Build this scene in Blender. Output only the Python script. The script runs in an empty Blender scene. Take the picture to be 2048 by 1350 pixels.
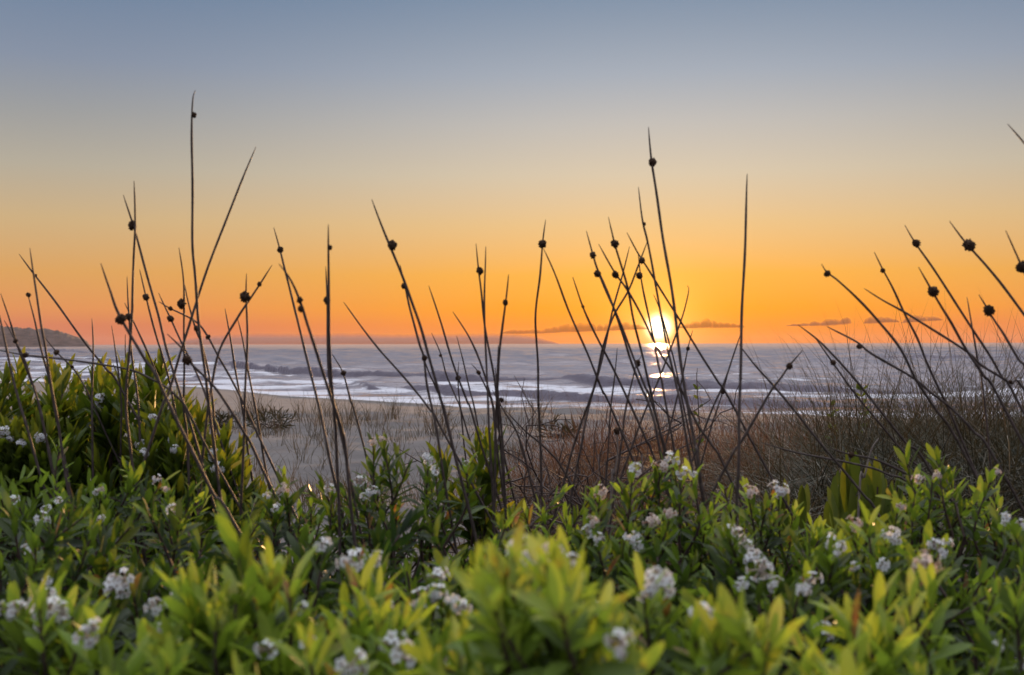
import bpy, math, random
import numpy as np
from mathutils import Vector, Matrix

random.seed(7)
rng = np.random.default_rng(11)
scene = bpy.context.scene
col = scene.collection

# ------------------------------------------------------------------ camera
F = 2275.0            # focal length in pixels of the 2048 px wide frame (about 40 mm)
HC = 5.0              # eye height above the sea
HORIZON = 686.5
cam_d = bpy.data.cameras.new("camera")
cam_d.sensor_width = 36.0
cam_d.lens = 36.0 * F / 2048.0
cam_d.shift_y = (HORIZON - 675.0) / 2048.0
cam_d.clip_start = 0.02
cam_d.clip_end = 60000.0
cam_d.dof.use_dof = True
cam_d.dof.focus_distance = 4.6
cam_d.dof.aperture_fstop = 8.0
cam = bpy.data.objects.new("camera", cam_d)
col.objects.link(cam)
ROLL = math.radians(0.13)
cam.matrix_world = Matrix.Translation((0, 0, HC)) @ Matrix.Rotation(math.radians(90), 4, 'X') @ Matrix.Rotation(-ROLL, 4, 'Z')
scene.camera = cam


def P(px, py, Y):
    """World point seen at photograph pixel (px, py) at distance Y in front of the camera."""
    dx, dy = px - 1024.0, py - HORIZON
    dy -= -dx * math.tan(ROLL)
    return np.array((dx / F * Y, Y, HC - dy / F * Y))


# ------------------------------------------------------------------ world and sun
SUN_AZ = math.atan((1318 - 1024) / F)
SUN_EL = math.atan((HORIZON - 655.5) / F)
LAMP_EL = math.radians(1.6)
sd = Vector((math.sin(SUN_AZ) * math.cos(SUN_EL), math.cos(SUN_AZ) * math.cos(SUN_EL), math.sin(SUN_EL)))

world = bpy.data.worlds.new("World")
scene.world = world
world.use_nodes = True
wt = world.node_tree
for n in list(wt.nodes):
    wt.nodes.remove(n)


def srgb(r, g, b, k=1.0):
    f = lambda c: (c / 12.92 if c <= 0.04045 else ((c + 0.055) / 1.055) ** 2.4)
    return (f(r / 255) * k, f(g / 255) * k, f(b / 255) * k, 1.0)


def build_world():
    N, L = wt.nodes.new, wt.links.new

    def math_(op, a, b=None, c=None, clamp=False):
        n = N('ShaderNodeMath'); n.operation = op; n.use_clamp = clamp
        for i, v in enumerate((a, b, c)):
            if v is None:
                continue
            if isinstance(v, (int, float)):
                n.inputs[i].default_value = v
            else:
                L(v, n.inputs[i])
        return n.outputs[0]

    tc = N('ShaderNodeTexCoord')
    nrm = N('ShaderNodeVectorMath'); nrm.operation = 'NORMALIZE'
    L(tc.outputs['Generated'], nrm.inputs[0])
    sep = N('ShaderNodeSeparateXYZ'); L(nrm.outputs[0], sep.inputs[0])
    el = math_('ARCSINE', sep.outputs[2])
    eld = math_('MAXIMUM', math_('MULTIPLY', el, 180 / math.pi), 0.0)
    fac = math_('SQRT', math_('DIVIDE', eld, 90.0))

    def ramp(stops):
        r = N('ShaderNodeValToRGB')
        r.color_ramp.interpolation = 'B_SPLINE' if False else 'EASE' if False else 'LINEAR'
        e = r.color_ramp.elements
        while len(e) > 1:
            e.remove(e[-1])
        for i, (deg, c) in enumerate(stops):
            p = math.sqrt(max(deg, 0) / 90.0)
            q = e[0] if i == 0 else e.new(p)
            q.position = p
            q.color = c
        L(fac, r.inputs[0])
        return r.outputs[0]

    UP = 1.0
    high = [(30, (0.52, 0.56, 0.62, 1)), (50, (1.5, 1.56, 1.64, 1)), (90, (2.9, 3.05, 3.25, 1))]  # unseen overhead sky, brightened well above the visible sky to light the foreground
    low_back = [(30, (0.32, 0.37, 0.47, 1)), (50, (0.62, 0.69, 0.82, 1)), (90, (2.9, 3.05, 3.25, 1))]  # unseen sky behind, dimmed so leaves are lit from the sun side
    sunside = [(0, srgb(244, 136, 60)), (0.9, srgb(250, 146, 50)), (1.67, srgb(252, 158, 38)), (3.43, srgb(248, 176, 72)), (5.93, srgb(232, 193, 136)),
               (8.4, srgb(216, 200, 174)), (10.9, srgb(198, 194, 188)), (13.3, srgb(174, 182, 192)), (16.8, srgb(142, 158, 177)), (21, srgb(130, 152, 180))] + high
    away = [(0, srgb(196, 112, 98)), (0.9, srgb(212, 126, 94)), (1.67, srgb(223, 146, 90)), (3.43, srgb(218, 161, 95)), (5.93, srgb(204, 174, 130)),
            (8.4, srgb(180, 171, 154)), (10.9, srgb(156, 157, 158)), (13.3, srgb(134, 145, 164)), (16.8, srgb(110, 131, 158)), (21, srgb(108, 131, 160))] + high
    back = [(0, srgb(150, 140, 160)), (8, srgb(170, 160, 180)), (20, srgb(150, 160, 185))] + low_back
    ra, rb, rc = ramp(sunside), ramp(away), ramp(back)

    dot = N('ShaderNodeVectorMath'); dot.operation = 'DOT_PRODUCT'
    L(nrm.outputs[0], dot.inputs[0]); dot.inputs[1].default_value = sd
    ang = math_('MULTIPLY', math_('ARCCOSINE', math_('MINIMUM', dot.outputs['Value'], 0.9999999)), 180 / math.pi)

    def mix(f, a, b):
        m = N('ShaderNodeMix'); m.data_type = 'RGBA'
        L(f, m.inputs[0]); L(a, m.inputs[6]); L(b, m.inputs[7])
        return m.outputs[2]

    def mapr(v, a, b):
        m = N('ShaderNodeMapRange'); m.interpolation_type = 'SMOOTHSTEP'
        L(v, m.inputs[0]); m.inputs[1].default_value = a; m.inputs[2].default_value = b
        return m.outputs[0]

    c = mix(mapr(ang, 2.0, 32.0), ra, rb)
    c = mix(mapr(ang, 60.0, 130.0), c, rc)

    def glow(colr, sigma, amount, power=1.0):
        g = math_('POWER', math.e, math_('MULTIPLY', math_('POWER', math_('DIVIDE', ang, sigma), power), -1.0))
        v = N('ShaderNodeVectorMath'); v.operation = 'SCALE'
        v.inputs[0].default_value = colr; L(math_('MULTIPLY', g, amount), v.inputs[3])
        return v.outputs[0]

    def add(a, b):
        v = N('ShaderNodeVectorMath'); v.operation = 'ADD'
        L(a, v.inputs[0]); L(b, v.inputs[1])
        return v.outputs[0]

    c = add(c, glow((1.0, 0.93, 0.7), 0.50, 4.0, 2.6))      # the sun's disc
    c = add(c, glow((1.0, 0.66, 0.20), 1.05, 1.0, 1.0))     # aureole
    c = add(c, glow((0.5, 0.26, 0.02), 4.0, 0.26, 1.2))
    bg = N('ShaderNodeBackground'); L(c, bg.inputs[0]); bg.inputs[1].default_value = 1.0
    sky = N('ShaderNodeTexSky'); sky.sky_type = 'NISHITA'; sky.sun_disc = False
    sky.sun_elevation = LAMP_EL; sky.sun_rotation = SUN_AZ
    bg2 = N('ShaderNodeBackground'); L(sky.outputs[0], bg2.inputs[0]); bg2.inputs[1].default_value = 0.004
    ad = N('ShaderNodeAddShader'); L(bg.outputs[0], ad.inputs[0]); L(bg2.outputs[0], ad.inputs[1])
    out = N('ShaderNodeOutputWorld'); L(ad.outputs[0], out.inputs[0])


build_world()

sun_l = bpy.data.lights.new("sun", 'SUN')
sun_l.energy = 4.4
sun_l.angle = math.radians(0.6)
sun_l.color = (1.0, 0.54, 0.22)
sun_o = bpy.data.objects.new("sun", sun_l)
col.objects.link(sun_o)
ld = Vector((math.sin(SUN_AZ) * math.cos(LAMP_EL), math.cos(SUN_AZ) * math.cos(LAMP_EL), math.sin(LAMP_EL)))
sun_o.rotation_euler = ld.to_track_quat('Z', 'Y').to_euler()
sun_o.location = (10, 60, 20)

scene.view_settings.view_transform = 'Standard'
scene.view_settings.look = 'None'
scene.view_settings.exposure = 0.0
scene.view_settings.gamma = 1.0
scene.render.engine = 'CYCLES'
cy = scene.cycles
cy.use_denoising = True
cy.max_bounces = 7
cy.diffuse_bounces = 3
cy.glossy_bounces = 3
cy.transmission_bounces = 4
cy.transparent_max_bounces = 12
cy.sample_clamp_indirect = 4.0
cy.caustics_reflective = False
cy.caustics_refractive = False


# ------------------------------------------------------------------ helpers
def tag(o, label=None, cat=None, group=None, kind=None):
    if label: o['label'] = label
    if cat: o['category'] = cat
    if group: o['group'] = group
    if kind: o['kind'] = kind
    return o


def empty(name, loc):
    o = bpy.data.objects.new(name, None)
    o.empty_display_size = 0.05
    col.objects.link(o)
    o.location = Vector(loc)
    return o


def mesh_np(name, V, Q, mat, tone=None, smooth=True, extra=None):
    V = np.asarray(V, dtype=np.float32); Q = np.asarray(Q, dtype=np.int32)
    m = bpy.data.meshes.new(name)
    m.vertices.add(len(V)); m.vertices.foreach_set('co', V.ravel())
    k = Q.shape[1]
    m.loops.add(Q.size); m.loops.foreach_set('vertex_index', Q.ravel())
    m.polygons.add(len(Q))
    m.polygons.foreach_set('loop_start', np.arange(0, Q.size, k, dtype=np.int32))
    m.polygons.foreach_set('loop_total', np.full(len(Q), k, dtype=np.int32))
    if smooth:
        m.polygons.foreach_set('use_smooth', np.ones(len(Q), dtype=bool))
    attrs = dict(extra or {})
    if tone is not None: attrs['tone'] = tone
    for an, av in attrs.items():
        a = m.attributes.new(an, 'FLOAT', 'POINT')
        a.data.foreach_set('value', np.asarray(av, dtype=np.float32))
    m.update(calc_edges=True)
    m.materials.append(mat)
    return m


def link(name, mesh, parent=None, loc=None):
    o = bpy.data.objects.new(name, mesh)
    col.objects.link(o)
    if parent is not None:
        o.parent = parent
    if loc is not None:
        o.location = Vector(loc)
    return o


class Geo:
    """Collects quads for one mesh."""
    def __init__(s):
        s.V, s.Q, s.T, s.n = [], [], [], 0

    def add(s, V, Q, T):
        V = np.asarray(V, float).reshape(-1, 3)
        s.V.append(V); s.Q.append(np.asarray(Q) + s.n)
        s.T.append(np.broadcast_to(np.asarray(T, float), (len(V),)))
        s.n += len(V)

    def tube(s, pts, rad, sides=6, tone=0.5):
        pts = np.asarray(pts, float); n = len(pts)
        rad = np.broadcast_to(np.asarray(rad, float), (n,))
        t = np.gradient(pts, axis=0)
        t /= np.linalg.norm(t, axis=1, keepdims=True) + 1e-12
        ref = np.array((0.31, 0.93, 0.12)) if abs(t[0][1]) < 0.9 else np.array((1.0, 0, 0))
        u = np.cross(t, ref); u /= np.linalg.norm(u, axis=1, keepdims=True) + 1e-12
        v = np.cross(t, u)
        a = np.linspace(0, 2 * math.pi, sides, endpoint=False)
        V = pts[:, None] + rad[:, None, None] * (np.cos(a)[None, :, None] * u[:, None] + np.sin(a)[None, :, None] * v[:, None])
        i = np.arange(n - 1)[:, None] * sides; j = np.arange(sides)[None]; k = (j + 1) % sides
        Q = np.stack((i + j, i + k, i + sides + k, i + sides + j), -1).reshape(-1, 4)
        s.add(V, Q, tone)

    def leaves(s, base, d, nrm, L, W, curl, fold, tone):
        """Many lance-shaped leaves at once: folded on the midrib and curved along their length."""
        base, d, nrm = (np.asarray(a, float) for a in (base, d, nrm))
        n = len(base)
        t = np.array((0.0, 0.22, 0.5, 0.78, 0.94, 1.0)); w = np.array((0.10, 0.62, 1.0, 0.80, 0.38, 0.04))
        side = np.cross(d, nrm); side /= np.linalg.norm(side, axis=1, keepdims=True) + 1e-9
        nrm = np.cross(side, d)
        L = np.broadcast_to(L, (n,)); W = np.broadcast_to(W, (n,)); curl = np.broadcast_to(curl, (n,)); fold = np.broadcast_to(fold, (n,))
        mid = base[:, None] + (L[:, None] * t)[..., None] * d[:, None] - (curl[:, None] * L[:, None] * t ** 2)[..., None] * nrm[:, None]
        off = (W[:, None] * w * 0.5)[..., None] * side[:, None]
        up = (W[:, None] * w * 0.5 * fold[:, None])[..., None] * nrm[:, None]
        V = np.stack((mid - off + up, mid, mid + off + up), 2)           # n,6,3,3
        k = np.arange(n)[:, None, None] * 18; i = np.arange(5)[None, :, None] * 3; j = np.arange(2)[None, None]
        b = k + i + j
        Q = np.stack((b, b + 1, b + 4, b + 3), -1).reshape(-1, 4)
        T = np.repeat(np.broadcast_to(tone, (n,)), 18)
        s.add(V.reshape(-1, 3), Q, T)

    def mesh(s, name, mat, smooth=True):
        return mesh_np(name, np.concatenate(s.V), np.concatenate(s.Q), mat, np.concatenate(s.T), smooth)


def unit(v):
    v = np.asarray(v, float)
    return v / (np.linalg.norm(v, axis=-1, keepdims=True) + 1e-12)


def spline(pts, per=6):
    """Catmull-Rom through the points."""
    p = np.asarray(pts, float)
    p = np.vstack((2 * p[0] - p[1], p, 2 * p[-1] - p[-2]))
    out = []
    for i in range(1, len(p) - 2):
        t = np.linspace(0, 1, per, endpoint=False)[:, None]
        a, b, c, d = p[i - 1], p[i], p[i + 1], p[i + 2]
        out.append(0.5 * (2 * b + (c - a) * t + (2 * a - 5 * b + 4 * c - d) * t ** 2 + (3 * b - a - 3 * c + d) * t ** 3))
    out.append(p[-2][None])
    return np.vstack(out)


def vnoise(x, y, seed=0):
    """Smooth value noise on arrays, about -1..1."""
    r = np.random.default_rng(seed).uniform(-1, 1, (256, 256))
    x = np.asarray(x, float); y = np.asarray(y, float)
    xi = np.floor(x).astype(int); yi = np.floor(y).astype(int)
    fx = x - xi; fy = y - yi
    fx = fx * fx * (3 - 2 * fx); fy = fy * fy * (3 - 2 * fy)
    g = lambda a, b: r[a % 256, b % 256]
    return (g(xi, yi) * (1 - fx) + g(xi + 1, yi) * fx) * (1 - fy) + (g(xi, yi + 1) * (1 - fx) + g(xi + 1, yi + 1) * fx) * fy


def fbm(x, y, seed=0, oct=4):
    s = 0; a = 1.0
    for o in range(oct):
        s = s + a * vnoise(x * 2 ** o + 17.3 * o, y * 2 ** o - 9.1 * o, seed + o); a *= 0.5
    return s / 1.9


# ------------------------------------------------------------------ materials
def new_mat(name):
    m = bpy.data.materials.new(name); m.use_nodes = True
    nt = m.node_tree
    for n in list(nt.nodes):
        nt.nodes.remove(n)
    out = nt.nodes.new('ShaderNodeOutputMaterial')
    return m, nt, out


def nodes(nt):
    N, L = nt.nodes.new, nt.links.new

    def ramp(src, stops):
        r = N('ShaderNodeValToRGB'); e = r.color_ramp.elements
        while len(e) > 1: e.remove(e[-1])
        for i, (p, c) in enumerate(stops):
            q = e[0] if i == 0 else e.new(p)
            q.position = p; q.color = tuple(c)[:3] + (1,)
        L(src, r.inputs[0]); return r.outputs[0]

    def attr(name):
        a = N('ShaderNodeAttribute'); a.attribute_name = name
        return a.outputs['Fac']

    def noise(scale, detail=4, rough=0.6, vec=None, coord='Object'):
        n = N('ShaderNodeTexNoise'); n.inputs['Scale'].default_value = scale
        n.inputs['Detail'].default_value = detail; n.inputs['Roughness'].default_value = rough
        if vec is None:
            tc = N('ShaderNodeTexCoord'); vec = tc.outputs[coord]
        L(vec, n.inputs['Vector']); return n.outputs['Fac']

    return N, L, ramp, attr, noise


def leaf_material(name, stops, trans_stops, tfac=0.4, rough=0.45, spec=0.38):
    m, nt, out = new_mat(name)
    N, L, ramp, attr, noise = nodes(nt)
    geo = N('ShaderNodeNewGeometry')
    t = attr('tone')
    ns = noise(60, 2, coord='Object')
    mm = N('ShaderNodeMath'); mm.operation = 'MULTIPLY_ADD'; L(ns, mm.inputs[0]); mm.inputs[1].default_value = 0.16; mm.inputs[2].default_value = -0.09
    ad = N('ShaderNodeMath'); ad.operation = 'ADD'; ad.use_clamp = True; L(t, ad.inputs[0]); L(mm.outputs[0], ad.inputs[1])
    b = N('ShaderNodeBsdfPrincipled'); L(ramp(ad.outputs[0], stops), b.inputs['Base Color'])
    b.inputs['Roughness'].default_value = rough
    b.inputs['Specular IOR Level'].default_value = spec
    tr = N('ShaderNodeBsdfTranslucent'); L(ramp(ad.outputs[0], trans_stops), tr.inputs[0])
    mx = N('ShaderNodeMixShader'); mx.inputs[0].default_value = tfac
    L(b.outputs[0], mx.inputs[1]); L(tr.outputs[0], mx.inputs[2]); L(mx.outputs[0], out.inputs[0])
    return m


M_leaf = leaf_material('glossy_leaf',
    [(0, (0.018, 0.028, 0.012)), (0.35, (0.042, 0.064, 0.015)), (0.7, (0.165, 0.25, 0.024)), (0.93, (0.30, 0.36, 0.06)), (1, (0.20, 0.10, 0.045))],
    [(0, (0.05, 0.10, 0.015)), (0.35, (0.09, 0.14, 0.012)), (0.7, (0.30, 0.42, 0.035)), (0.93, (0.42, 0.52, 0.045)), (1, (0.30, 0.12, 0.03))], 0.46, 0.45)
M_dark_leaf = leaf_material('olive_leaf',
    [(0, (0.025, 0.042, 0.010)), (0.5, (0.065, 0.10, 0.014)), (1, (0.15, 0.17, 0.02))],
    [(0, (0.04, 0.08, 0.006)), (0.5, (0.17, 0.22, 0.012)), (1, (0.42, 0.38, 0.02))], 0.4, 0.5)
M_yellow_leaf = leaf_material('yellow_green_leaf',
    [(0, (0.07, 0.10, 0.012)), (1, (0.15, 0.17, 0.02))], [(0, (0.06, 0.10, 0.008)), (1, (0.18, 0.19, 0.012))], 0.4, 0.5)
M_grass = leaf_material('dune_grass_blade',
    [(0, (0.018, 0.018, 0.012)), (0.35, (0.045, 0.045, 0.024)), (0.6, (0.085, 0.072, 0.050)), (0.85, (0.17, 0.15, 0.115)), (1, (0.28, 0.26, 0.22))],
    [(0, (0.04, 0.027, 0.010)), (0.5, (0.11, 0.075, 0.03)), (1, (0.32, 0.20, 0.10))], 0.26, 0.6, 0.25)


def bark_material(name, c0, c1, rough=0.6, scale=90, spec=0.3):
    m, nt, out = new_mat(name)
    N, L, ramp, attr, noise = nodes(nt)
    b = N('ShaderNodeBsdfPrincipled')
    L(ramp(noise(scale, 4), [(0.3, c0), (0.7, c1)]), b.inputs['Base Color'])
    b.inputs['Roughness'].default_value = rough
    b.inputs['Specular IOR Level'].default_value = spec
    L(b.outputs[0], out.inputs[0]); return m


M_bark = bark_material('shrub_bark', (0.035, 0.022, 0.018), (0.10, 0.06, 0.05))
M_twig = bark_material('grey_twig', (0.04, 0.026, 0.022), (0.10, 0.065, 0.055))
M_rush = bark_material('rush_stalk', (0.036, 0.026, 0.023), (0.10, 0.074, 0.066), 0.6, 60, 0.15)
M_pale = bark_material('dry_stalk', (0.12, 0.095, 0.08), (0.26, 0.21, 0.18), 0.6, 60)
M_head = bark_material('rush_seed_head', (0.022, 0.013, 0.009), (0.085, 0.048, 0.030), 0.8, 8, 0.1)


def flower_material(name, stops):
    m, nt, out = new_mat(name)
    N, L, ramp, attr, noise = nodes(nt)
    c = ramp(attr('tone'), stops)
    b = N('ShaderNodeBsdfPrincipled'); L(c, b.inputs['Base Color']); b.inputs['Roughness'].default_value = 0.6
    b.inputs['Specular IOR Level'].default_value = 0.2
    tr = N('ShaderNodeBsdfTranslucent'); L(c, tr.inputs[0])
    mx = N('ShaderNodeMixShader'); mx.inputs[0].default_value = 0.35
    L(b.outputs[0], mx.inputs[1]); L(tr.outputs[0], mx.inputs[2]); L(mx.outputs[0], out.inputs[0]); return m


M_white = flower_material('white_petal', [(0, (0.35, 0.20, 0.12)), (0.2, (0.66, 0.64, 0.62)), (1, (0.86, 0.87, 0.90))])
M_pink = flower_material('pinkish_petal', [(0, (0.35, 0.16, 0.10)), (0.3, (0.58, 0.42, 0.34)), (1, (0.84, 0.74, 0.68))])


def sand_material():
    m, nt, out = new_mat('dune_sand')
    N, L, ramp, attr, noise = nodes(nt)
    n1 = noise(0.9, 6); n2 = noise(160, 3)
    c1 = ramp(n1, [(0.3, (0.120, 0.104, 0.103)), (0.7, (0.190, 0.164, 0.157))])
    wet = attr('wet')
    mx = N('ShaderNodeMix'); mx.data_type = 'RGBA'; L(wet, mx.inputs[0]); L(c1, mx.inputs[6]); mx.inputs[7].default_value = (0.06, 0.046, 0.04, 1)
    b = N('ShaderNodeBsdfPrincipled'); L(mx.outputs[2], b.inputs['Base Color'])
    r = N('ShaderNodeMapRange'); L(wet, r.inputs[0]); r.inputs[3].default_value = 0.95; r.inputs[4].default_value = 0.32
    L(r.outputs[0], b.inputs['Roughness'])
    b.inputs['Specular IOR Level'].default_value = 0.25
    bp = N('ShaderNodeBump'); bp.inputs['Strength'].default_value = 0.9; bp.inputs['Distance'].default_value = 0.05
    n3 = noise(9, 5)
    ad = N('ShaderNodeMath'); ad.operation = 'MULTIPLY_ADD'; L(n2, ad.inputs[0]); ad.inputs[1].default_value = 0.15; L(n3, ad.inputs[2])
    L(ad.outputs[0], bp.inputs['Height']); L(bp.outputs[0], b.inputs['Normal'])
    L(b.outputs[0], out.inputs[0]); return m


def sea_material():
    m, nt, out = new_mat('sea_water')
    N, L, ramp, attr, noise = nodes(nt)
    tc = N('ShaderNodeTexCoord')
    mp = N('ShaderNodeMapping'); L(tc.outputs['Object'], mp.inputs[0]); mp.inputs['Scale'].default_value = (0.35, 1.0, 1.0)
    n1 = noise(0.28, 6, 0.62, mp.outputs[0]); n2 = noise(2.2, 4, 0.6, mp.outputs[0])
    h = N('ShaderNodeMath'); h.operation = 'MULTIPLY_ADD'; L(n2, h.inputs[0]); h.inputs[1].default_value = 0.22; L(n1, h.inputs[2])
    bp = N('ShaderNodeBump'); bp.inputs['Strength'].default_value = 1.0; bp.inputs['Distance'].default_value = 0.4
    L(h.outputs[0], bp.inputs['Height'])
    wr = N('ShaderNodeMapRange'); L(attr('wash'), wr.inputs[0]); wr.inputs[3].default_value = 0.21; wr.inputs[4].default_value = 0.12
    gl = N('ShaderNodeBsdfGlossy'); gl.inputs['Color'].default_value = (0.86, 0.76, 0.78, 1)
    L(wr.outputs[0], gl.inputs['Roughness']); L(bp.outputs[0], gl.inputs['Normal'])
    di = N('ShaderNodeBsdfDiffuse'); di.inputs['Color'].default_value = (0.095, 0.083, 0.105, 1)
    lw = N('ShaderNodeLayerWeight'); lw.inputs['Blend'].default_value = 0.3; L(bp.outputs[0], lw.inputs['Normal'])
    fr = N('ShaderNodeMapRange'); L(lw.outputs['Facing'], fr.inputs[0])
    fr.inputs[1].default_value = 0.3; fr.inputs[2].default_value = 0.95; fr.inputs[3].default_value = 0.12; fr.inputs[4].default_value = 0.85
    b = N('ShaderNodeMixShader'); L(fr.outputs[0], b.inputs[0]); L(di.outputs[0], b.inputs[1]); L(gl.outputs[0], b.inputs[2])
    fo = attr('foam')
    fn = noise(2.2, 6, 0.7, mp.outputs[0])
    fa = N('ShaderNodeMath'); fa.operation = 'MULTIPLY_ADD'; L(fo, fa.inputs[0]); fa.inputs[1].default_value = 1.35; fa.inputs[2].default_value = -0.45
    fb = N('ShaderNodeMath'); fb.operation = 'MULTIPLY_ADD'; L(fn, fb.inputs[0]); fb.inputs[1].default_value = 0.9; L(fa.outputs[0], fb.inputs[2])
    mr = N('ShaderNodeMapRange'); mr.interpolation_type = 'SMOOTHSTEP'; L(fb.outputs[0], mr.inputs[0])
    mr.inputs[1].default_value = 0.32; mr.inputs[2].default_value = 0.62
    fd = N('ShaderNodeBsdfPrincipled'); fd.inputs['Base Color'].default_value = (0.115, 0.095, 0.125, 1); fd.inputs['Roughness'].default_value = 0.8  # breaker foam darkened to mauve: shade of the wave fronts put into colour
    bf = N('ShaderNodeBump'); bf.inputs['Strength'].default_value = 0.8; bf.inputs['Distance'].default_value = 0.35
    L(fn, bf.inputs['Height']); L(bf.outputs[0], fd.inputs['Normal'])
    mx = N('ShaderNodeMixShader'); L(mr.outputs[0], mx.inputs[0]); L(b.outputs[0], mx.inputs[1]); L(fd.outputs[0], mx.inputs[2])
    # thin lacy foam lying flat on the water between the breakers and the beach
    mp2 = N('ShaderNodeMapping'); L(tc.outputs['Object'], mp2.inputs[0]); mp2.inputs['Scale'].default_value = (0.09, 0.50, 1.0)
    ln = noise(0.8, 7, 0.66, mp2.outputs[0])
    la = N('ShaderNodeMath'); la.operation = 'ADD'; L(attr('lace'), la.inputs[0]); L(ln, la.inputs[1])
    lr = N('ShaderNodeMapRange'); lr.interpolation_type = 'SMOOTHSTEP'; L(la.outputs[0], lr.inputs[0])
    lr.inputs[1].default_value = 0.84; lr.inputs[2].default_value = 0.97; lr.inputs[4].default_value = 0.9
    ld_ = N('ShaderNodeBsdfDiffuse'); ld_.inputs['Color'].default_value = (0.62, 0.60, 0.65, 1)
    mx0 = N('ShaderNodeMixShader'); L(lr.outputs[0], mx0.inputs[0]); L(b.outputs[0], mx0.inputs[1]); L(ld_.outputs[0], mx0.inputs[2])
    L(mx0.outputs[0], mx.inputs[1])
    L(mx.outputs[0], out.inputs[0]); return m


def cloud_material(name, colr, thick):
    m, nt, out = new_mat(name)
    N, L, ramp, attr, noise = nodes(nt)
    lw = N('ShaderNodeLayerWeight'); lw.inputs[0].default_value = 0.5
    mr = N('ShaderNodeMapRange'); mr.interpolation_type = 'SMOOTHSTEP'; L(lw.outputs['Facing'], mr.inputs[0])
    mr.inputs[1].default_value = 0.35; mr.inputs[2].default_value = 0.98; mr.inputs[3].default_value = thick; mr.inputs[4].default_value = 0.0
    tp = N('ShaderNodeBsdfTransparent')
    df = N('ShaderNodeBsdfDiffuse'); df.inputs[0].default_value = colr + (1,)
    tr = N('ShaderNodeBsdfTranslucent'); tr.inputs[0].default_value = colr + (1,)
    m0 = N('ShaderNodeMixShader'); m0.inputs[0].default_value = 0.3; L(df.outputs[0], m0.inputs[1]); L(tr.outputs[0], m0.inputs[2])
    mx = N('ShaderNodeMixShader'); L(mr.outputs[0], mx.inputs[0]); L(tp.outputs[0], mx.inputs[1]); L(m0.outputs[0], mx.inputs[2])
    L(mx.outputs[0], out.inputs[0]); return m


# ------------------------------------------------------------------ the setting: sand, sea, headland, clouds
SHORE_PX = [-4000, -800, 0, 120, 330, 420, 560, 700, 830, 1000, 1100, 1500, 2048, 6000]
SHORE_Y = [170, 170, 160, 152, 137, 129, 110, 102, 96, 86, 79.5, 76, 74, 74]


def shore(px):
    return np.interp(px, SHORE_PX, SHORE_Y)


GZ = 4.1


def ground_z(X, Y):
    X = np.asarray(X, float); Y = np.asarray(Y, float)
    Ys = np.maximum(Y, 1.0)
    px = X / Ys * F + 1024
    sh = shore(px) + 1.6 * vnoise(X * 0.05, Y * 0 + 3, 5)
    crest = 14.0 + 1.6 * vnoise(X * 0.25, X * 0 + 1, 8) - 3.0 * np.clip(X / 6, 0, 1)
    near = GZ + 0.10 * fbm(X * 0.35, Y * 0.35, 2) + 0.035 * fbm(X * 2.1, Y * 2.1, 31)
    st = lambda v, a, b: (lambda q: q * q * (3 - 2 * q))(np.clip((v - a) / (b - a), 0, 1))
    near = near + (0.20 * st(px, 980, 1180) + 0.13 * st(px, 1380, 1700)) * st(Y, 2.3, 3.5) * (1 - st(Y, 6.2, 9.5))
    beach = 1.2 * (sh - Y) / np.maximum(sh - 32, 5) + 0.03 * fbm(X * 0.3, Y * 0.3, 12)
    beach = np.where(Y > sh, -0.06 * (Y - sh), beach)
    beach = np.maximum(beach, -4)
    k = np.clip((Y - crest) / 18.0, 0, 1); k = k * k * (3 - 2 * k)
    z = near * (1 - k) + beach * k
    return z, sh


def build_sand():
    ys = np.concatenate((np.linspace(-60, -4, 12), np.linspace(-3, 1, 12), np.arange(1.2, 18, 0.10), np.arange(18, 60, 0.7), np.arange(60, 190, 0.8)))
    us = np.concatenate((np.linspace(-3, -0.8, 12)[:-1], np.linspace(-0.8, 0.8, 190), np.linspace(0.8, 3, 12)[1:]))
    Y, U = np.meshgrid(ys, us, indexing='ij')
    X = U * np.maximum(np.abs(Y), 4.0)
    Z, sh = ground_z(X, Y)
    wet = np.clip(1 - (sh - Y - 1) / 7.0, 0, 1)
    n, m = Y.shape
    i = np.arange(n - 1)[:, None] * m; j = np.arange(m - 1)[None]
    Q = np.stack((i + j, i + j + 1, i + m + j + 1, i + m + j), -1).reshape(-1, 4)
    o = link('sand', mesh_np('sand', np.stack((X, Y, Z), -1).reshape(-1, 3), Q, M_sand, extra={'wet': wet.ravel()}))
    tag(o, 'pale dune sand sloping down to the wet beach', kind='structure')


M_sand = sand_material()
M_sea = sea_material()
build_sand()

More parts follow.
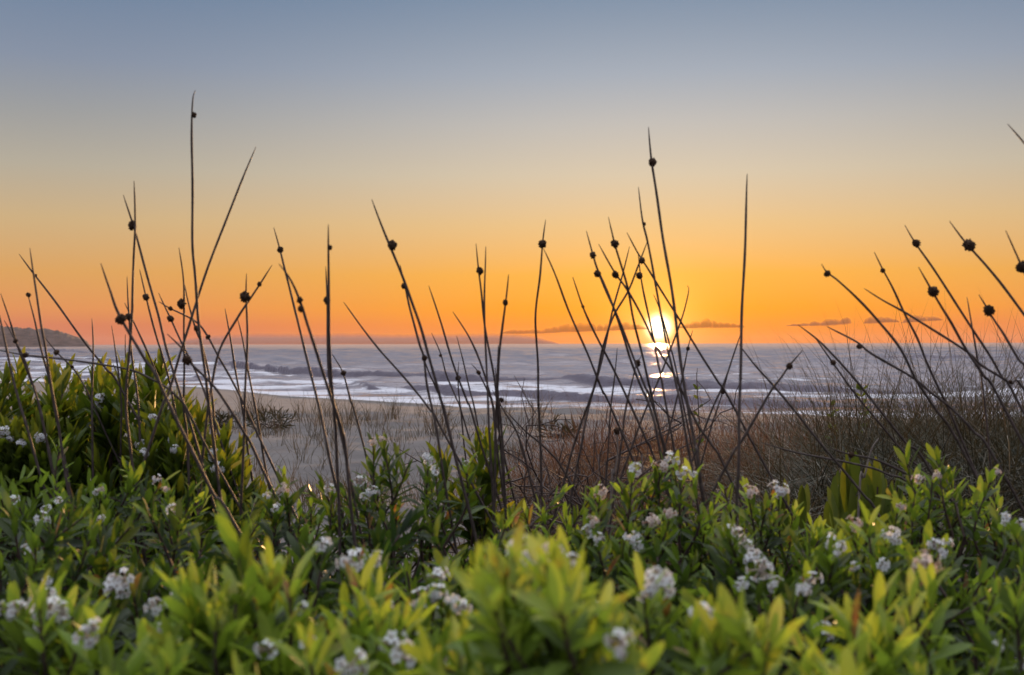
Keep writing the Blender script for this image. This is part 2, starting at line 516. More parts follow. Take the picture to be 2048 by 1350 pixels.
# each breaker: pixel path of its foot, crest height in metres along it, width of the back, foam
BREAKERS = [
    # main line of broken white water
    ([(300, 716), (380, 728), (500, 742), (600, 752), (700, 757), (900, 763), (1050, 768), (1200, 773), (1400, 780), (1600, 783), (1800, 787), (2100, 790)],
     [(300, .3), (380, 1.2), (500, 1.5), (700, 1.05), (1000, 1.0), (1300, .95), (1600, .65), (1800, .4), (2100, .3)], 10.0,
     [(300, .4), (400, .9), (1000, .95), (1350, .9), (1700, .8), (2100, .7)]),
    # nearer small wave
    ([(640, 768), (700, 776), (800, 784), (900, 790), (1000, 797), (1150, 804), (1400, 811), (1700, 816), (2100, 820)],
     [(640, 0), (690, .55), (800, .65), (950, .6), (1150, .62), (1400, .6), (1700, .4), (2100, .3)], 5.0,
     [(640, 0), (720, .25), (760, .9), (900, .9), (1000, .8), (1150, .7), (1400, .85), (1700, .7), (2100, .6)]),
    # white water towards the left
    ([(-200, 712), (0, 717), (100, 720), (230, 726), (330, 733)],
     [(-200, 1.3), (0, 1.4), (130, 1.0), (250, .8), (330, .2)], 18.0,
     [(-200, .9), (200, .9), (330, .5)]),
    ([(-200, 701), (60, 703), (110, 704), (165, 707), (200, 709)],
     [(-200, 1.6), (60, 2.0), (110, 2.8), (150, 1.8), (200, .2)], 30.0,
     [(-200, .9), (200, .7)]),
    # swells on the right, not breaking
    ([(1500, 717), (1650, 719), (1800, 721), (2100, 722)], [(1500, .1), (1700, 1.3), (1850, 1.7), (2100, 1.2)], 30.0, [(1500, 0), (1800, .45), (2100, .4)]),
    ([(1300, 740), (1500, 744), (1750, 747), (2100, 750)], [(1300, .1), (1500, .7), (1850, 1.0), (2100, .8)], 16.0, [(1300, 0), (2100, .1)]),
    ([(330, 699), (350, 698.5), (390, 699), (410, 699)], [(330, .2), (360, 1.6), (385, 1.8), (410, .2)], 22.0, [(330, .1), (410, .2)]),
    # last wash on the left of the beach
    ([(-100, 748), (60, 747), (200, 750), (330, 757), (480, 765), (600, 772)], [(-100, .45), (200, .4), (400, .35), (600, .1)], 6.0,
     [(-100, .8), (300, .6), (600, .2)]),
]


def build_sea():
    ys = np.concatenate((np.arange(58, 240, 0.33), np.geomspace(240, 1500, 430), np.geomspace(1520, 8500, 80)))
    us = np.concatenate((np.linspace(-3.0, -0.52, 30)[:-1], np.linspace(-0.52, 0.52, 460), np.linspace(0.52, 3.0, 30)[1:]))
    Y, U = np.meshgrid(ys, us, indexing='ij')
    X = U * Y
    px = U * F + 1024
    sh = shore(px)
    fade = np.clip((Y - sh) / 30, 0, 1)
    far = np.clip((900 - Y) / 500, 0, 1)
    Z = np.zeros_like(X)
    r = np.random.default_rng(5)
    step = np.maximum(0.33, Y * 0.0044)
    for k in range(34):
        lam = math.exp(r.uniform(math.log(1.8), math.log(22))); th = r.normal(0, 0.16 + 0.7 / lam); ph = r.uniform(0, 6.28)
        amp = 0.0115 * lam ** 0.92
        w = np.sin((X * math.sin(th) + Y * math.cos(th)) * 2 * math.pi / lam + ph + 2.2 * vnoise(X * 0.03, Y * 0.03, k))
        grp = np.clip(0.75 + 0.9 * vnoise(X * 0.25 / lam ** .5, Y * 0.25 / lam ** .5, 500 + k), 0, 2)
        Z += amp * grp * w * np.clip((Y - sh) / (lam * 1.5 + 6), 0.10, 1) * np.clip(lam / (step * 2.5) - 0.6, 0, 1)
    Z *= (0.35 + 0.65 * fade)
    Z += 0.5 * fade * np.clip((Y - 150) / 200, 0, 1) * np.sin(Y * 2 * math.pi / 70 + 2.5 * vnoise(X * .006, Y * .004, 77)) * far
    foam = np.zeros_like(X); tails = np.zeros_like(X)
    for b, (path, hs, back, fs) in enumerate(BREAKERS):
        path = np.array(path, float)
        foot = np.interp(px, path[:, 0], path[:, 1]) - (1024 - px) * math.tan(ROLL)
        Yb = HC * F / (foot - HORIZON)
        Yb = Yb + 1.2 * (Yb / 160) * vnoise(X * 0.06, X * 0 + b, 40 + b)
        inside = (px >= path[0, 0]) & (px <= path[-1, 0])
        H = np.interp(px, [h[0] for h in hs], [h[1] for h in hs]) * inside
        H = 0.85 * H * (1 + 0.22 * vnoise(X * 0.22, X * 0 + 9, 60 + b))
        f = np.interp(px, [h[0] for h in fs], [h[1] for h in fs]) * inside
        front = 0.45 + Yb * 0.0032
        d = Y - (Yb + 2.0 * front)
        prof = np.where(d < 0, np.exp(-(d / front) ** 2), np.exp(-(d / back) ** 2))
        rough = 1 + f * (0.34 * fbm(X * 0.8, Y * 0.8, 80 + b) + 0.16 * vnoise(X * 2.2, Y * 2.2, 180 + b))
        Z = Z * (1 - 0.6 * prof * np.clip(H, 0, 1)) + H * prof * rough
        ff = f * np.where(d < 0, np.exp(-(d / (front * 2.2)) ** 2), np.exp(-(d / (back * 0.18)) ** 2))
        tail = f * 0.5 * np.where(d < 0, np.exp(d / (9 + Yb * 0.05)), 0) * (0.5 + 0.5 * vnoise(X * 0.1, Y * 0.4, 90 + b))
        foam = np.maximum(foam, ff); tails = np.maximum(tails, tail)
    # lace of foam in the wash by the shore
    sheen = np.clip(1 - (Y - sh) / 38, 0, 1)
    foam = np.clip(foam, 0, 1)
    yA = np.interp(px, [q[0] for q in BREAKERS[0][0]], [q[1] for q in BREAKERS[0][0]])
    YA = HC * F / (yA - HORIZON)
    lace = 0.15 * np.clip((YA - Y) / 6, 0, 1) + 0.18 * np.exp(-np.clip(Y - YA, 0, None) / 260) + 0.01
    lace = lace + 0.22 * np.exp(-((Y - sh) / 5) ** 2) + 0.17 * vnoise(X * 0.035, Y * 0.2, 121) + 0.3 * tails
    n, m = Y.shape
    i = np.arange(n - 1)[:, None] * m; j = np.arange(m - 1)[None]
    Q = np.stack((i + j, i + j + 1, i + m + j + 1, i + m + j), -1).reshape(-1, 4)
    o = link('sea', mesh_np('sea', np.stack((X, Y, Z), -1).reshape(-1, 3), Q, M_sea, extra={'foam': foam.ravel(), 'wash': sheen.ravel(), 'lace': lace.ravel()}))
    tag(o, 'lavender grey sea with lines of breaking waves', kind='structure')


build_sea()


def build_headland():
    D = 2500.0
    top = [(-500, 640), (-200, 648), (0, 655), (40, 658), (62, 662), (95, 660), (120, 665), (150, 673), (163, 677), (169, 680), (173, 687), (177, 690), (182, 694)]
    us = np.linspace(-500, 182, 320)
    hz = np.interp(us, [t[0] for t in top], [t[1] for t in top]) - (1024 - us) * math.tan(ROLL)
    h = np.maximum((HORIZON - hz) / F * D + HC, 0.0) + 0.5
    v = np.linspace(0, 1, 40)
    prof = np.where(v < 0.25, np.sin(np.clip(v / 0.25, 0, 1) * math.pi / 2), np.cos(np.clip((v - 0.25) / 0.75, 0, 1) * math.pi / 2) ** 0.7)
    U, V = np.meshgrid(us, v, indexing='ij')
    Yd = D + (V - 0.25) * 900
    X = (U - 1024) / F * D + (V - 0.25) * 900 * -0.43
    lump = 0.22 * fbm(X * 0.07, Yd * 0.07, 201, 4) + 0.14 * np.abs(vnoise(X * 0.11, Yd * 0.11, 205))
    Z = h[:, None] * prof[None] * (1 + lump) - 1.5
    n, m = U.shape
    i = np.arange(n - 1)[:, None] * m; j = np.arange(m - 1)[None]
    Q = np.stack((i + j, i + m + j, i + m + j + 1, i + j + 1), -1).reshape(-1, 4)
    mat, nt, out = new_mat('headland_scrub')
    N, L, ramp, attr, noise = nodes(nt)
    b = N('ShaderNodeBsdfPrincipled'); L(ramp(noise(0.05, 6), [(0.35, (0.035, 0.019, 0.017)), (0.65, (0.095, 0.055, 0.048))]), b.inputs['Base Color'])
    b.inputs['Roughness'].default_value = 0.95; L(b.outputs[0], out.inputs[0])
    o = link('headland', mesh_np('headland', np.stack((X, Yd, Z), -1).reshape(-1, 3), Q, mat))
    tag(o, 'low wooded headland ending in a cliff across the bay', kind='structure')
    # the far end of the beach, where the bay curves back into view
    a = np.linspace(0, 2 * math.pi, 64, endpoint=False); rr = np.linspace(0, 1, 14)
    R, A = np.meshgrid(rr, a, indexing='ij')
    cx, cyy = -395.0, 800.0
    X = cx + R * np.cos(A) * 72 * (1 + 0.08 * np.sin(3 * A)); Y = cyy + R * np.sin(A) * 130
    Z = 1.9 * np.cos(R * math.pi / 2) + 0.15 * fbm(X * .05, Y * .05, 300) - 0.25 * R
    i = np.arange(13)[:, None] * 64; j = np.arange(64)[None]; k = (j + 1) % 64
    Q = np.stack((i + j, i + 64 + j, i + 64 + k, i + k), -1).reshape(-1, 4)
    o = link('beach', mesh_np('beach', np.stack((X, Y, Z), -1).reshape(-1, 3), Q, M_sand, extra={'wet': np.clip(R.ravel() * 1.2, 0, 1)}))
    tag(o, 'far end of the beach below the headland', kind='structure')


build_headland()


def cloud(name, path, label, colr, thick, D=9000.0, seed=0, group=None, rough=1.0):
    """path: (px, y_base, y_top) along the cloud."""
    p = np.array(path, float)
    us = np.linspace(p[0, 0], p[-1, 0], max(40, int((p[-1, 0] - p[0, 0]) * 0.9)))
    yb = np.interp(us, p[:, 0], p[:, 1]); yt = np.interp(us, p[:, 0], p[:, 2])
    corr = (1024 - us) * math.tan(ROLL)
    zb = (HORIZON - yb + corr) / F * D + HC; zt = (HORIZON - yt + corr) / F * D + HC
    c = (zb * 0.65 + zt * 0.35)
    up = (zt - c) * (1.0 if rough < 1 else 1.35) * (1 + rough * (0.30 * fbm(us * 0.05, us * 0 + seed, 400 + seed, 4) + 0.30 * np.abs(vnoise(us * 0.075, us * 0, 420 + seed))))
    dn = (c - zb) * (1 + rough * 0.15 * fbm(us * 0.07, us * 0 + 5, 440 + seed, 3))
    end = np.clip(np.minimum(us - us[0], us[-1] - us) / (0.06 * (us[-1] - us[0]) + 4), 0.02, 1) ** 0.5
    up *= end; dn *= end
    a = np.linspace(0, 2 * math.pi, 36, endpoint=False)
    s, q = np.sin(a), np.cos(a)
    vz = np.where(s > 0, up[:, None] * s[None], dn[:, None] * s[None])
    ry = (up + dn) * 2.2
    X = ((us - 1024) / F * D)[:, None] + 0 * a[None]
    Y = D + ry[:, None] * q[None]
    Z = c[:, None] + vz
    bump = fbm(X * 0.004 + 3, Z * 0.012 + Y * 0.002, 460 + seed, 3)
    Z = Z + rough * bump * up[:, None] * 0.28 * np.clip(s, 0, 1)[None]
    n, m = X.shape
    i = np.arange(n - 1)[:, None] * m; j = np.arange(m)[None]; k = (j + 1) % m
    Q = np.stack((i + j, i + m + j, i + m + k, i + k), -1).reshape(-1, 4)
    o = link(name, mesh_np(name, np.stack((X, Y, Z), -1).reshape(-1, 3), Q, cloud_material('cloud_vapour', colr, thick)))
    tag(o, label, 'cloud', group)


CG = 'low clouds along the horizon'
cloud('cloud_bank', [(330, 694, 682), (420, 694, 670), (520, 694, 666), (640, 694, 668), (680, 694, 665), (760, 694, 668), (900, 694, 667), (1000, 694, 666), (1060, 694, 670), (1120, 694, 680)],
      'long flat mauve cloud bank resting on the sea horizon', (0.30, 0.20, 0.21), 0.55, 12000, 1, CG, 0.15)
cloud('cloud', [(1000, 668, 664), (1040, 669, 661), (1100, 668, 660), (1130, 667, 655), (1200, 665, 653), (1260, 662, 652), (1296, 660, 654)],
      'long orange streak of cloud running from left up to the sun', (0.46, 0.17, 0.04), 0.482, 9000, 2, CG, 1.7)
cloud('cloud', [(1352, 657, 653), (1385, 659, 648), (1415, 658, 645), (1450, 657, 648), (1490, 656, 651)],
      'short orange cloud streak just right of the sun', (0.46, 0.17, 0.04), 0.484, 9000, 3, CG, 1.7)
cloud('cloud', [(1572, 653, 650), (1620, 653, 646), (1660, 653, 642), (1700, 650, 638)],
      'slanting thin brown cloud above the leaning rush tips', (0.34, 0.17, 0.11), 0.5, 9000, 4, CG, 1.7)
cloud('cloud', [(1728, 648, 644), (1745, 649, 638), (1765, 647, 637), (1800, 645, 642)],
      'smallest brown cloud puff of the low clouds', (0.34, 0.17, 0.11), 0.5, 9000, 5, CG, 1.7)
cloud('cloud', [(1802, 647, 644), (1830, 646, 635), (1850, 644, 636), (1885, 642, 637)],
      'rightmost brown cloud puff above the tall dune grass', (0.34, 0.17, 0.11), 0.5, 9000, 6, CG, 1.7)


# ------------------------------------------------------------------ knobby rushes
def seed_head_mesh(seed):
    """Unit ball of crowded pointed spikelets."""
    r = np.random.default_rng(seed)
    g = Geo()
    nu, nv = 14, 9
    th = np.linspace(0.12, math.pi - 0.12, nv); ph = np.linspace(0, 2 * math.pi, nu, endpoint=False)
    T, Ph = np.meshgrid(th, ph, indexing='ij')
    R = 0.78 + 0.12 * r.uniform(-1, 1, T.shape)
    V = np.stack((R * np.sin(T) * np.cos(Ph), R * np.sin(T) * np.sin(Ph), R * np.cos(T)), -1)
    i = np.arange(nv - 1)[:, None] * nu; j = np.arange(nu)[None]; k = (j + 1) % nu
    g.add(V.reshape(-1, 3), np.stack((i + j, i + nu + j, i + nu + k, i + k), -1).reshape(-1, 4), 0.3)
    for q in range(58):
        d = unit(r.normal(size=3)); s = unit(np.cross(d, r.normal(size=3)))
        d2 = unit(d + 0.35 * r.normal(size=3))
        a = 0.66 * d; L = r.uniform(0.24, 0.44)
        g.tube([a, a + d2 * L * 0.5, a + d2 * L * 0.85, a + d2 * L], [0.10, 0.15, 0.09, 0.015], 5, r.uniform(0, 1))
    return g.mesh('seed_head', M_head)


HEADS = [seed_head_mesh(s) for s in (1, 2, 3, 4)]
RG = 'knobby rush stems rising from the shrubs'

# (distance, stem width px, pixel path tip to foot, [(head x, y, radius px)], label)
RUSHES = [
 (2.0, 7, [(-12, 598), (0, 640), (12, 693), (38, 804), (67, 904)], [], 'rush stem cut by the left edge of the photo'),
 (2.2, 6, [(8, 641), (31, 682), (53, 728), (79, 816), (92, 880)], [(31, 682, 6)], 'short rush stem with a small head in front of the headland'),
 (2.3, 6, [(1, 587), (20, 640), (38, 700), (60, 760), (82, 830)], [], 'headless rush stem leaning left across the middle of the headland'),
 (2.2, 6, [(55, 584), (70, 640), (82, 700), (100, 770), (125, 900)], [(57, 590, 6)], 'rush stem with a small seed head right at its very tip'),
 (2.0, 7, [(61, 496), (68, 550), (80, 640), (92, 700), (104, 780), (120, 880)], [], 'tallest straight headless rush stem above the headland'),
 (2.4, 6, [(39, 508), (70, 551), (122, 618), (179, 698), (211, 737), (255, 800)], [(71, 551, 4)], 'long rush stem leaning far left over the headland with a tiny bud'),
 (2.4, 6, [(184, 637), (186, 700), (185, 780), (184, 890)], [], 'upright headless rush stem beside the cliff end of the headland'),
 (2.5, 5, [(82, 666), (113, 704), (144, 734), (164, 763), (190, 820)], [(113, 705, 7), (144, 734, 5)], 'low leaning rush stem carrying two small heads over the left surf'),
 (2.1, 6, [(-10, 699), (51, 710), (132, 719), (249, 737), (296, 754), (350, 790), (400, 870)], [(51, 710, 7)], 'nearly horizontal rush stem bent over the left green shrub'),
 (1.75, 9, [(202, 527), (221, 580), (240, 632), (287, 716), (310, 748), (366, 866), (425, 986), (470, 1050)], [(242, 638, 13)], 'thick blurred rush stem with a spiky head, bent left of the leafy shoots'),
 (2.3, 6, [(255, 553), (258, 632), (262, 700), (275, 790), (280, 900)], [(257, 633, 8)], 'rush stem with a small dark head beside the thick bent stem'),
 (2.1, 7, [(248, 390), (265, 445), (285, 517), (314, 618), (330, 690), (352, 760), (395, 900)], [(265, 451, 11)], 'tall rush stem with an upper head where two stems cross at left'),
 (2.0, 7, [(269, 362), (270, 431), (270, 476), (265, 598), (259, 698), (252, 816), (260, 900), (272, 990)], [], 'tall upright headless rush stem touching the head of its neighbour'),
 (2.3, 6, [(279, 539), (292, 594), (314, 675), (324, 710), (348, 810)], [(292, 594, 9)], 'rush stem with a round head between the two crossing tall stems'),
 (2.4, 6, [(249, 606), (293, 698), (330, 790), (380, 890)], [], 'plain slanting rush stem crossing behind the bent thick stem'),
 (2.5, 5, [(223, 651), (231, 698), (240, 780), (242, 870)], [], 'short plain rush tip standing right of the headland'),
 (2.6, 5, [(251, 669), (252, 720), (258, 800)], [], 'shortest plain rush tip poking above the horizon at left'),
 (2.3, 6, [(318, 586), (341, 637), (362, 684), (400, 760), (430, 850)], [(341, 637, 9)], 'rush stem with a round head below the leaning twin-headed stem'),
 (2.4, 6, [(318, 603), (341, 617), (391, 643), (416, 673), (439, 716), (466, 766), (530, 900)], [(341, 617, 6), (416, 674, 6)], 'rush stem sloping down to the right with two small heads'),
 (2.2, 6, [(358, 495), (367, 561), (369, 620), (368, 698), (368, 816), (375, 900)], [(363, 608, 11)], 'upright rush stem with a big round head on its left side'),
 (2.3, 6, [(367, 561), (377, 606), (393, 660), (407, 700), (425, 800), (432, 900)], [(393, 657, 7)], 'rush stem forking away right from the big round head'),
 (1.9, 7.5, [(391, 181), (386, 207), (385, 313), (386, 476), (391, 557), (396, 640), (410, 737), (419, 830), (436, 960)], [(389, 230, 7)], 'tallest rush stem of all, upright with a small head near its tip'),
 (1.95, 7, [(513, 294), (448, 451), (395, 598), (365, 692), (340, 778), (305, 870)], [], 'long plain rush stem slanting to the right across the tallest stem'),
 (2.1, 7, [(494, 547), (493, 594), (494, 698), (488, 845), (483, 990), (480, 1060)], [(490, 594, 13)], 'upright rush stem with a large round head crossed by a slanting stem'),
 (2.1, 7, [(545, 530), (520, 568), (490, 612), (475, 636), (440, 700), (422, 775), (412, 850)], [(519, 568, 6)], 'curved rush stem slanting right with a thin head near the tip'),
 (2.4, 6, [(450, 617), (464, 698), (478, 780), (490, 860)], [], 'short plain rush tip left of the large round head'),
 (2.4, 6, [(475, 637), (489, 698), (510, 816), (530, 930)], [], 'plain rush stem sprouting at the bend of the curved stem'),
 (1.9, 8, [(334, 668), (363, 696), (378, 722), (425, 769), (457, 816), (486, 863), (526, 940)], [(374, 721, 12)], 'low thick rush stem with a triangular head against the surf'),
 (2.0, 7, [(548, 455), (561, 499), (573, 550), (587, 610), (607, 687), (633, 797), (646, 851), (664, 940)], [(561, 499, 8)], 'leaning rush stem with a knobby head, left of the pair of upright stems'),
 (1.8, 9, [(559, 528), (575, 548), (590, 575), (603, 610), (617, 657), (640, 727), (661, 789), (682, 857), (694, 940)], [(600, 600, 8), (602, 618, 8)], 'thick arching rush stem with a long double head'),
 (1.9, 8, [(658, 449), (657, 537), (658, 617), (662, 757), (668, 830), (674, 920)], [(660, 495, 6)], 'tall upright rush stem with a small side head, right of a pair'),
 (1.9, 7, [(652, 533), (654, 602), (656, 683), (659, 760), (675, 840), (702, 968)], [(654, 601, 9)], 'shorter rush stem hugging the tall upright stem'),
 (2.2, 6, [(687, 604), (720, 650), (760, 700), (802, 748), (857, 816), (890, 870)], [], 'plain rush stem slanting left across open sea'),
 (2.3, 6, [(663, 707), (686, 746), (702, 802), (717, 855)], [(687, 746, 7)], 'short arched rush stem with a head over the small breaking wave'),
 (1.9, 8, [(744, 399), (760, 440), (781, 492), (800, 540), (823, 603), (843, 657), (860, 720), (880, 797), (900, 870)], [(785, 490, 12)], 'thick leaning rush stem with a big knobby head left of centre'),
 (2.1, 7, [(801, 530), (811, 572), (820, 617), (837, 683), (848, 716), (854, 767), (866, 828), (881, 915)], [(808, 572, 7), (849, 716, 7)], 'rush stem with two heads crossing the thick leaning stem'),
 (2.4, 6, [(847, 712), (858, 745), (873, 780), (890, 835)], [], 'plain short rush stem forking from the lower of two heads'),
 (2.3, 6, [(858, 571), (883, 650), (907, 728), (934, 804), (950, 850)], [], 'plain leaning rush stem right of the thick knobby one'),
 (2.5, 5, [(863, 666), (881, 708), (893, 750), (913, 797), (930, 850)], [(881, 711, 4)], 'thin rush stem with a tiny bud in front of the surf'),
 (2.3, 6, [(905, 623), (940, 677), (963, 730), (982, 800), (990, 860)], [], 'plain rush stem leaning left of the paired centre stems'),
 (2.5, 5, [(913, 672), (927, 723), (940, 783), (955, 850)], [], 'thin plain rush tip amid the sea, left of centre clump'),
 (2.4, 6, [(943, 728), (957, 745), (980, 793), (992, 840)], [(957, 745, 6)], 'very short leaning rush with a small head beside centre clump'),
 (2.6, 5, [(918, 723), (916, 756), (918, 798), (924, 850)], [(916, 756, 7)], 'very short upright rush with an oval head over the surf'),
 (2.1, 6, [(953, 487), (957, 538), (963, 590), (970, 650), (987, 750), (994, 810), (1000, 880)], [(960, 542, 9)], 'rush stem with an oblong head, left of the two centre stems'),
 (2.1, 6, [(972, 493), (969, 583), (971, 683), (973, 750), (978, 850)], [], 'plain upright rush stem right beside the oblong head'),
 (2.1, 7, [(1017, 549), (1011, 606), (1005, 658), (998, 718), (993, 800), (991, 880)], [(1011, 605, 7)], 'rush stem with a narrow head leaning right above the leafy shoot'),
 (2.2, 6, [(996, 690), (995, 760), (1000, 830), (1005, 905)], [], 'dark plain rush stem in the middle of the centre clump'),
 (2.2, 7, [(990, 735), (998, 800), (1003, 870), (1006, 920)], [(1003, 800, 6)], 'short thick rush stem low in the centre clump'),
 (2.3, 6, [(985, 780), (1010, 825), (1035, 870), (1062, 965)], [], 'plain rush stem falling right from the centre clump'),
 (2.4, 6, [(1012, 822), (1050, 862), (1098, 904), (1140, 965)], [], 'lowest plain rush stem falling far right from the centre clump'),
 (2.2, 6, [(1092, 439), (1085, 487), (1080, 557), (1071, 640), (1076, 737), (1077, 804), (1079, 860)], [(1085, 488, 11)], 'rush stem kinked above the horizon with a round head'),
 (2.2, 6, [(1087, 497), (1112, 553), (1140, 626), (1179, 718), (1205, 781), (1232, 840)], [], 'plain rush stem slanting right from beneath the kinked stem head'),
 (2.2, 6.5, [(1145, 554), (1166, 613), (1190, 666), (1216, 718), (1234, 754), (1264, 816), (1293, 883), (1311, 925)], [(1166, 613, 4)], 'slanting rush stem with a tiny bud left of the sun'),
 (2.0, 7, [(1173, 462), (1187, 510), (1196, 539), (1216, 586), (1248, 676), (1261, 718), (1281, 772), (1299, 815), (1322, 910)], [(1186, 510, 9)], 'rush stem with the upper of two heads on a crowded slant left of the sun'),
 (2.1, 6.5, [(1193, 528), (1200, 552), (1219, 597), (1238, 640), (1268, 718), (1293, 780), (1310, 830)], [(1195, 547, 9)], 'rush stem with the lower of two heads on the crowded slant'),
 (2.1, 6.5, [(1218, 434), (1230, 488), (1238, 517), (1256, 578), (1267, 637), (1283, 705), (1296, 763), (1312, 830)], [(1230, 488, 10)], 'rush stem with a round head, highest of the crowd left of the sun'),
 (2.1, 6.5, [(1198, 488), (1228, 543), (1256, 582), (1285, 633), (1316, 699), (1352, 757), (1393, 845), (1422, 889), (1457, 951)], [(1231, 549, 9)], 'long slanting rush stem with a drop-shaped head left of the sun'),
 (2.2, 6, [(1254, 465), (1271, 498), (1283, 518), (1299, 542), (1346, 618), (1393, 696), (1434, 760), (1475, 830)], [(1284, 521, 8)], 'long rush stem with a head, slanting right over the sun'),
 (2.3, 6, [(1276, 509), (1281, 549), (1288, 586), (1299, 637), (1314, 718), (1332, 810)], [(1279, 551, 8)], 'rush stem with an oval head straight above the sun'),
 (2.1, 6.5, [(1277, 374), (1286, 440), (1296, 484), (1310, 564), (1322, 626), (1336, 702), (1352, 770), (1370, 860)], [(1289, 448, 5)], 'tall rush stem with a tiny side bud over the sun'),
 (1.9, 8, [(1298, 254), (1304, 318), (1310, 364), (1323, 455), (1339, 549), (1350, 629), (1361, 718), (1375, 816), (1390, 889), (1400, 950)], [(1306, 324, 10)], 'tallest rush stem near the sun with a round head'),
 (2.2, 6, [(1297, 480), (1277, 531), (1256, 582), (1227, 633), (1205, 699), (1188, 772), (1158, 860), (1129, 955)], [], 'plain rush stem slanting down left through the crowd by the sun'),
 (2.4, 5.5, [(1260, 493), (1245, 549), (1227, 615), (1212, 684), (1199, 737), (1176, 822), (1158, 910)], [], 'thin plain rush stem crossing leftwards beneath the round heads'),
 (2.3, 5.5, [(1375, 571), (1377, 584), (1361, 644), (1331, 725), (1305, 787), (1272, 870)], [], 'thin rush stem with a bent tip just right of the sun'),
 (2.5, 5, [(1307, 589), (1322, 626), (1340, 690), (1356, 760)], [], 'short thin rush tip inside the glow of the sun'),
 (2.4, 5, [(1385, 660), (1376, 696), (1363, 763), (1345, 830)], [(1376, 697, 5)], 'short rush with a bud below and right of the sun'),
 (1.85, 8, [(1495, 348), (1493, 430), (1488, 539), (1484, 629), (1481, 728), (1478, 845), (1475, 955)], [], 'tall straight headless rush stem standing alone right of the sun'),
 (2.1, 7, [(1478, 688), (1510, 730), (1546, 771), (1596, 830), (1654, 903), (1724, 987), (1765, 1045)], [], 'rush stem running down right from the lone straight stem'),
 (2.3, 6, [(1482, 668), (1465, 715), (1445, 772), (1410, 855)], [], 'rush stem running down left from the lone straight stem'),
 (2.5, 5, [(1456, 748), (1446, 780), (1430, 830), (1415, 880)], [(1445, 782, 7)], 'tiny low rush with a head left of the lone straight stem'),
 (2.3, 6, [(1282, 712), (1273, 728), (1267, 748), (1252, 816), (1243, 880)], [(1275, 726, 8)], 'low rush with a dark round head on the sea below the crowd'),
 (2.4, 5, [(1234, 696), (1229, 757), (1220, 830), (1215, 910)], [], 'thin plain upright rush on the sea below the crowd'),
 (2.0, 8, [(1605, 700), (1580, 730), (1561, 757), (1543, 780), (1508, 838), (1479, 888), (1448, 940)], [(1579, 732, 8)], 'rush stem bending up to the right with a head in the grass'),
 (2.1, 7, [(1596, 649), (1634, 678), (1663, 707), (1713, 763), (1765, 827), (1810, 885), (1865, 950)], [], 'plain rush stem sloping left just under the slanting cloud'),
 (2.2, 6, [(1630, 674), (1648, 700), (1665, 725), (1704, 780), (1757, 844), (1812, 912), (1870, 980)], [(1666, 725, 7)], 'rush stem with a bead-like head beneath a sloping plain stem'),
 (2.0, 7.5, [(1654, 653), (1713, 684), (1742, 707), (1824, 754), (1859, 783), (1900, 815), (1946, 862), (1996, 930)], [(1719, 693, 8)], 'low sloping rush stem with a round head hanging beneath it'),
 (2.0, 7.5, [(1643, 528), (1654, 545), (1674, 560), (1718, 600), (1757, 642), (1800, 697), (1832, 760), (1873, 821), (1929, 910)], [(1655, 547, 8)], 'arching rush stem with a head at its tip, left of the right cluster'),
 (2.1, 6.5, [(1748, 504), (1766, 540), (1787, 578), (1811, 630), (1834, 676), (1853, 725), (1882, 786), (1910, 850)], [(1766, 541, 6)], 'rush stem with a small head, steep among the arching right stems'),
 (2.0, 7, [(1728, 577), (1765, 600), (1809, 624), (1863, 658), (1936, 705), (1964, 731), (2019, 766), (2065, 810)], [(2020, 764, 6)], 'long plain-tipped rush stem lying low across the right cluster'),
 (1.95, 7, [(1810, 450), (1831, 485), (1863, 531), (1907, 600), (1943, 655), (1980, 712), (2005, 757), (2040, 812)], [(1833, 487, 10)], 'tall rush stem with a round head left of the biggest head'),
 (1.8, 8, [(1900, 442), (1932, 485), (1972, 531), (2008, 575), (2050, 631), (2105, 705)], [(1938, 490, 14)], 'rush stem with the biggest seed head of the right cluster'),
 (1.95, 8, [(1838, 534), (1862, 578), (1880, 610), (1903, 647), (1932, 698), (1967, 751), (2010, 820)], [(1867, 583, 13)], 'rush stem with a big round head below the tall left neighbour'),
 (2.2, 6, [(1934, 594), (1943, 651), (1955, 718), (1968, 800)], [], 'plain upright rush tip between the big heads at right'),
 (1.9, 8, [(1957, 589), (1974, 617), (1988, 640), (2008, 669), (2037, 718), (2085, 795)], [(1978, 621, 13)], 'rush stem with a blunt broken tip and a big head at right'),
 (1.8, 7.5, [(2011, 461), (2042, 528), (2075, 600), (2120, 700)], [(2044, 533, 13)], 'rush stem whose head is cut by the right edge of the photo'),
 (1.7, 8, [(2016, 248), (2048, 284), (2110, 360), (2200, 500)], [], 'highest plain rush tip at the upper right edge of the photo'),
 (2.3, 6, [(1523, 885), (1596, 906), (1701, 926), (1771, 947), (1840, 1000)], [], 'fallen plain rush stem lying across the yellow-green leaves'),
 (2.2, 7, [(1660, 897), (1701, 909), (1760, 923), (1859, 973), (1920, 1030)], [(1702, 910, 8)], 'fallen rush stem with a head lying in the right grass'),
]


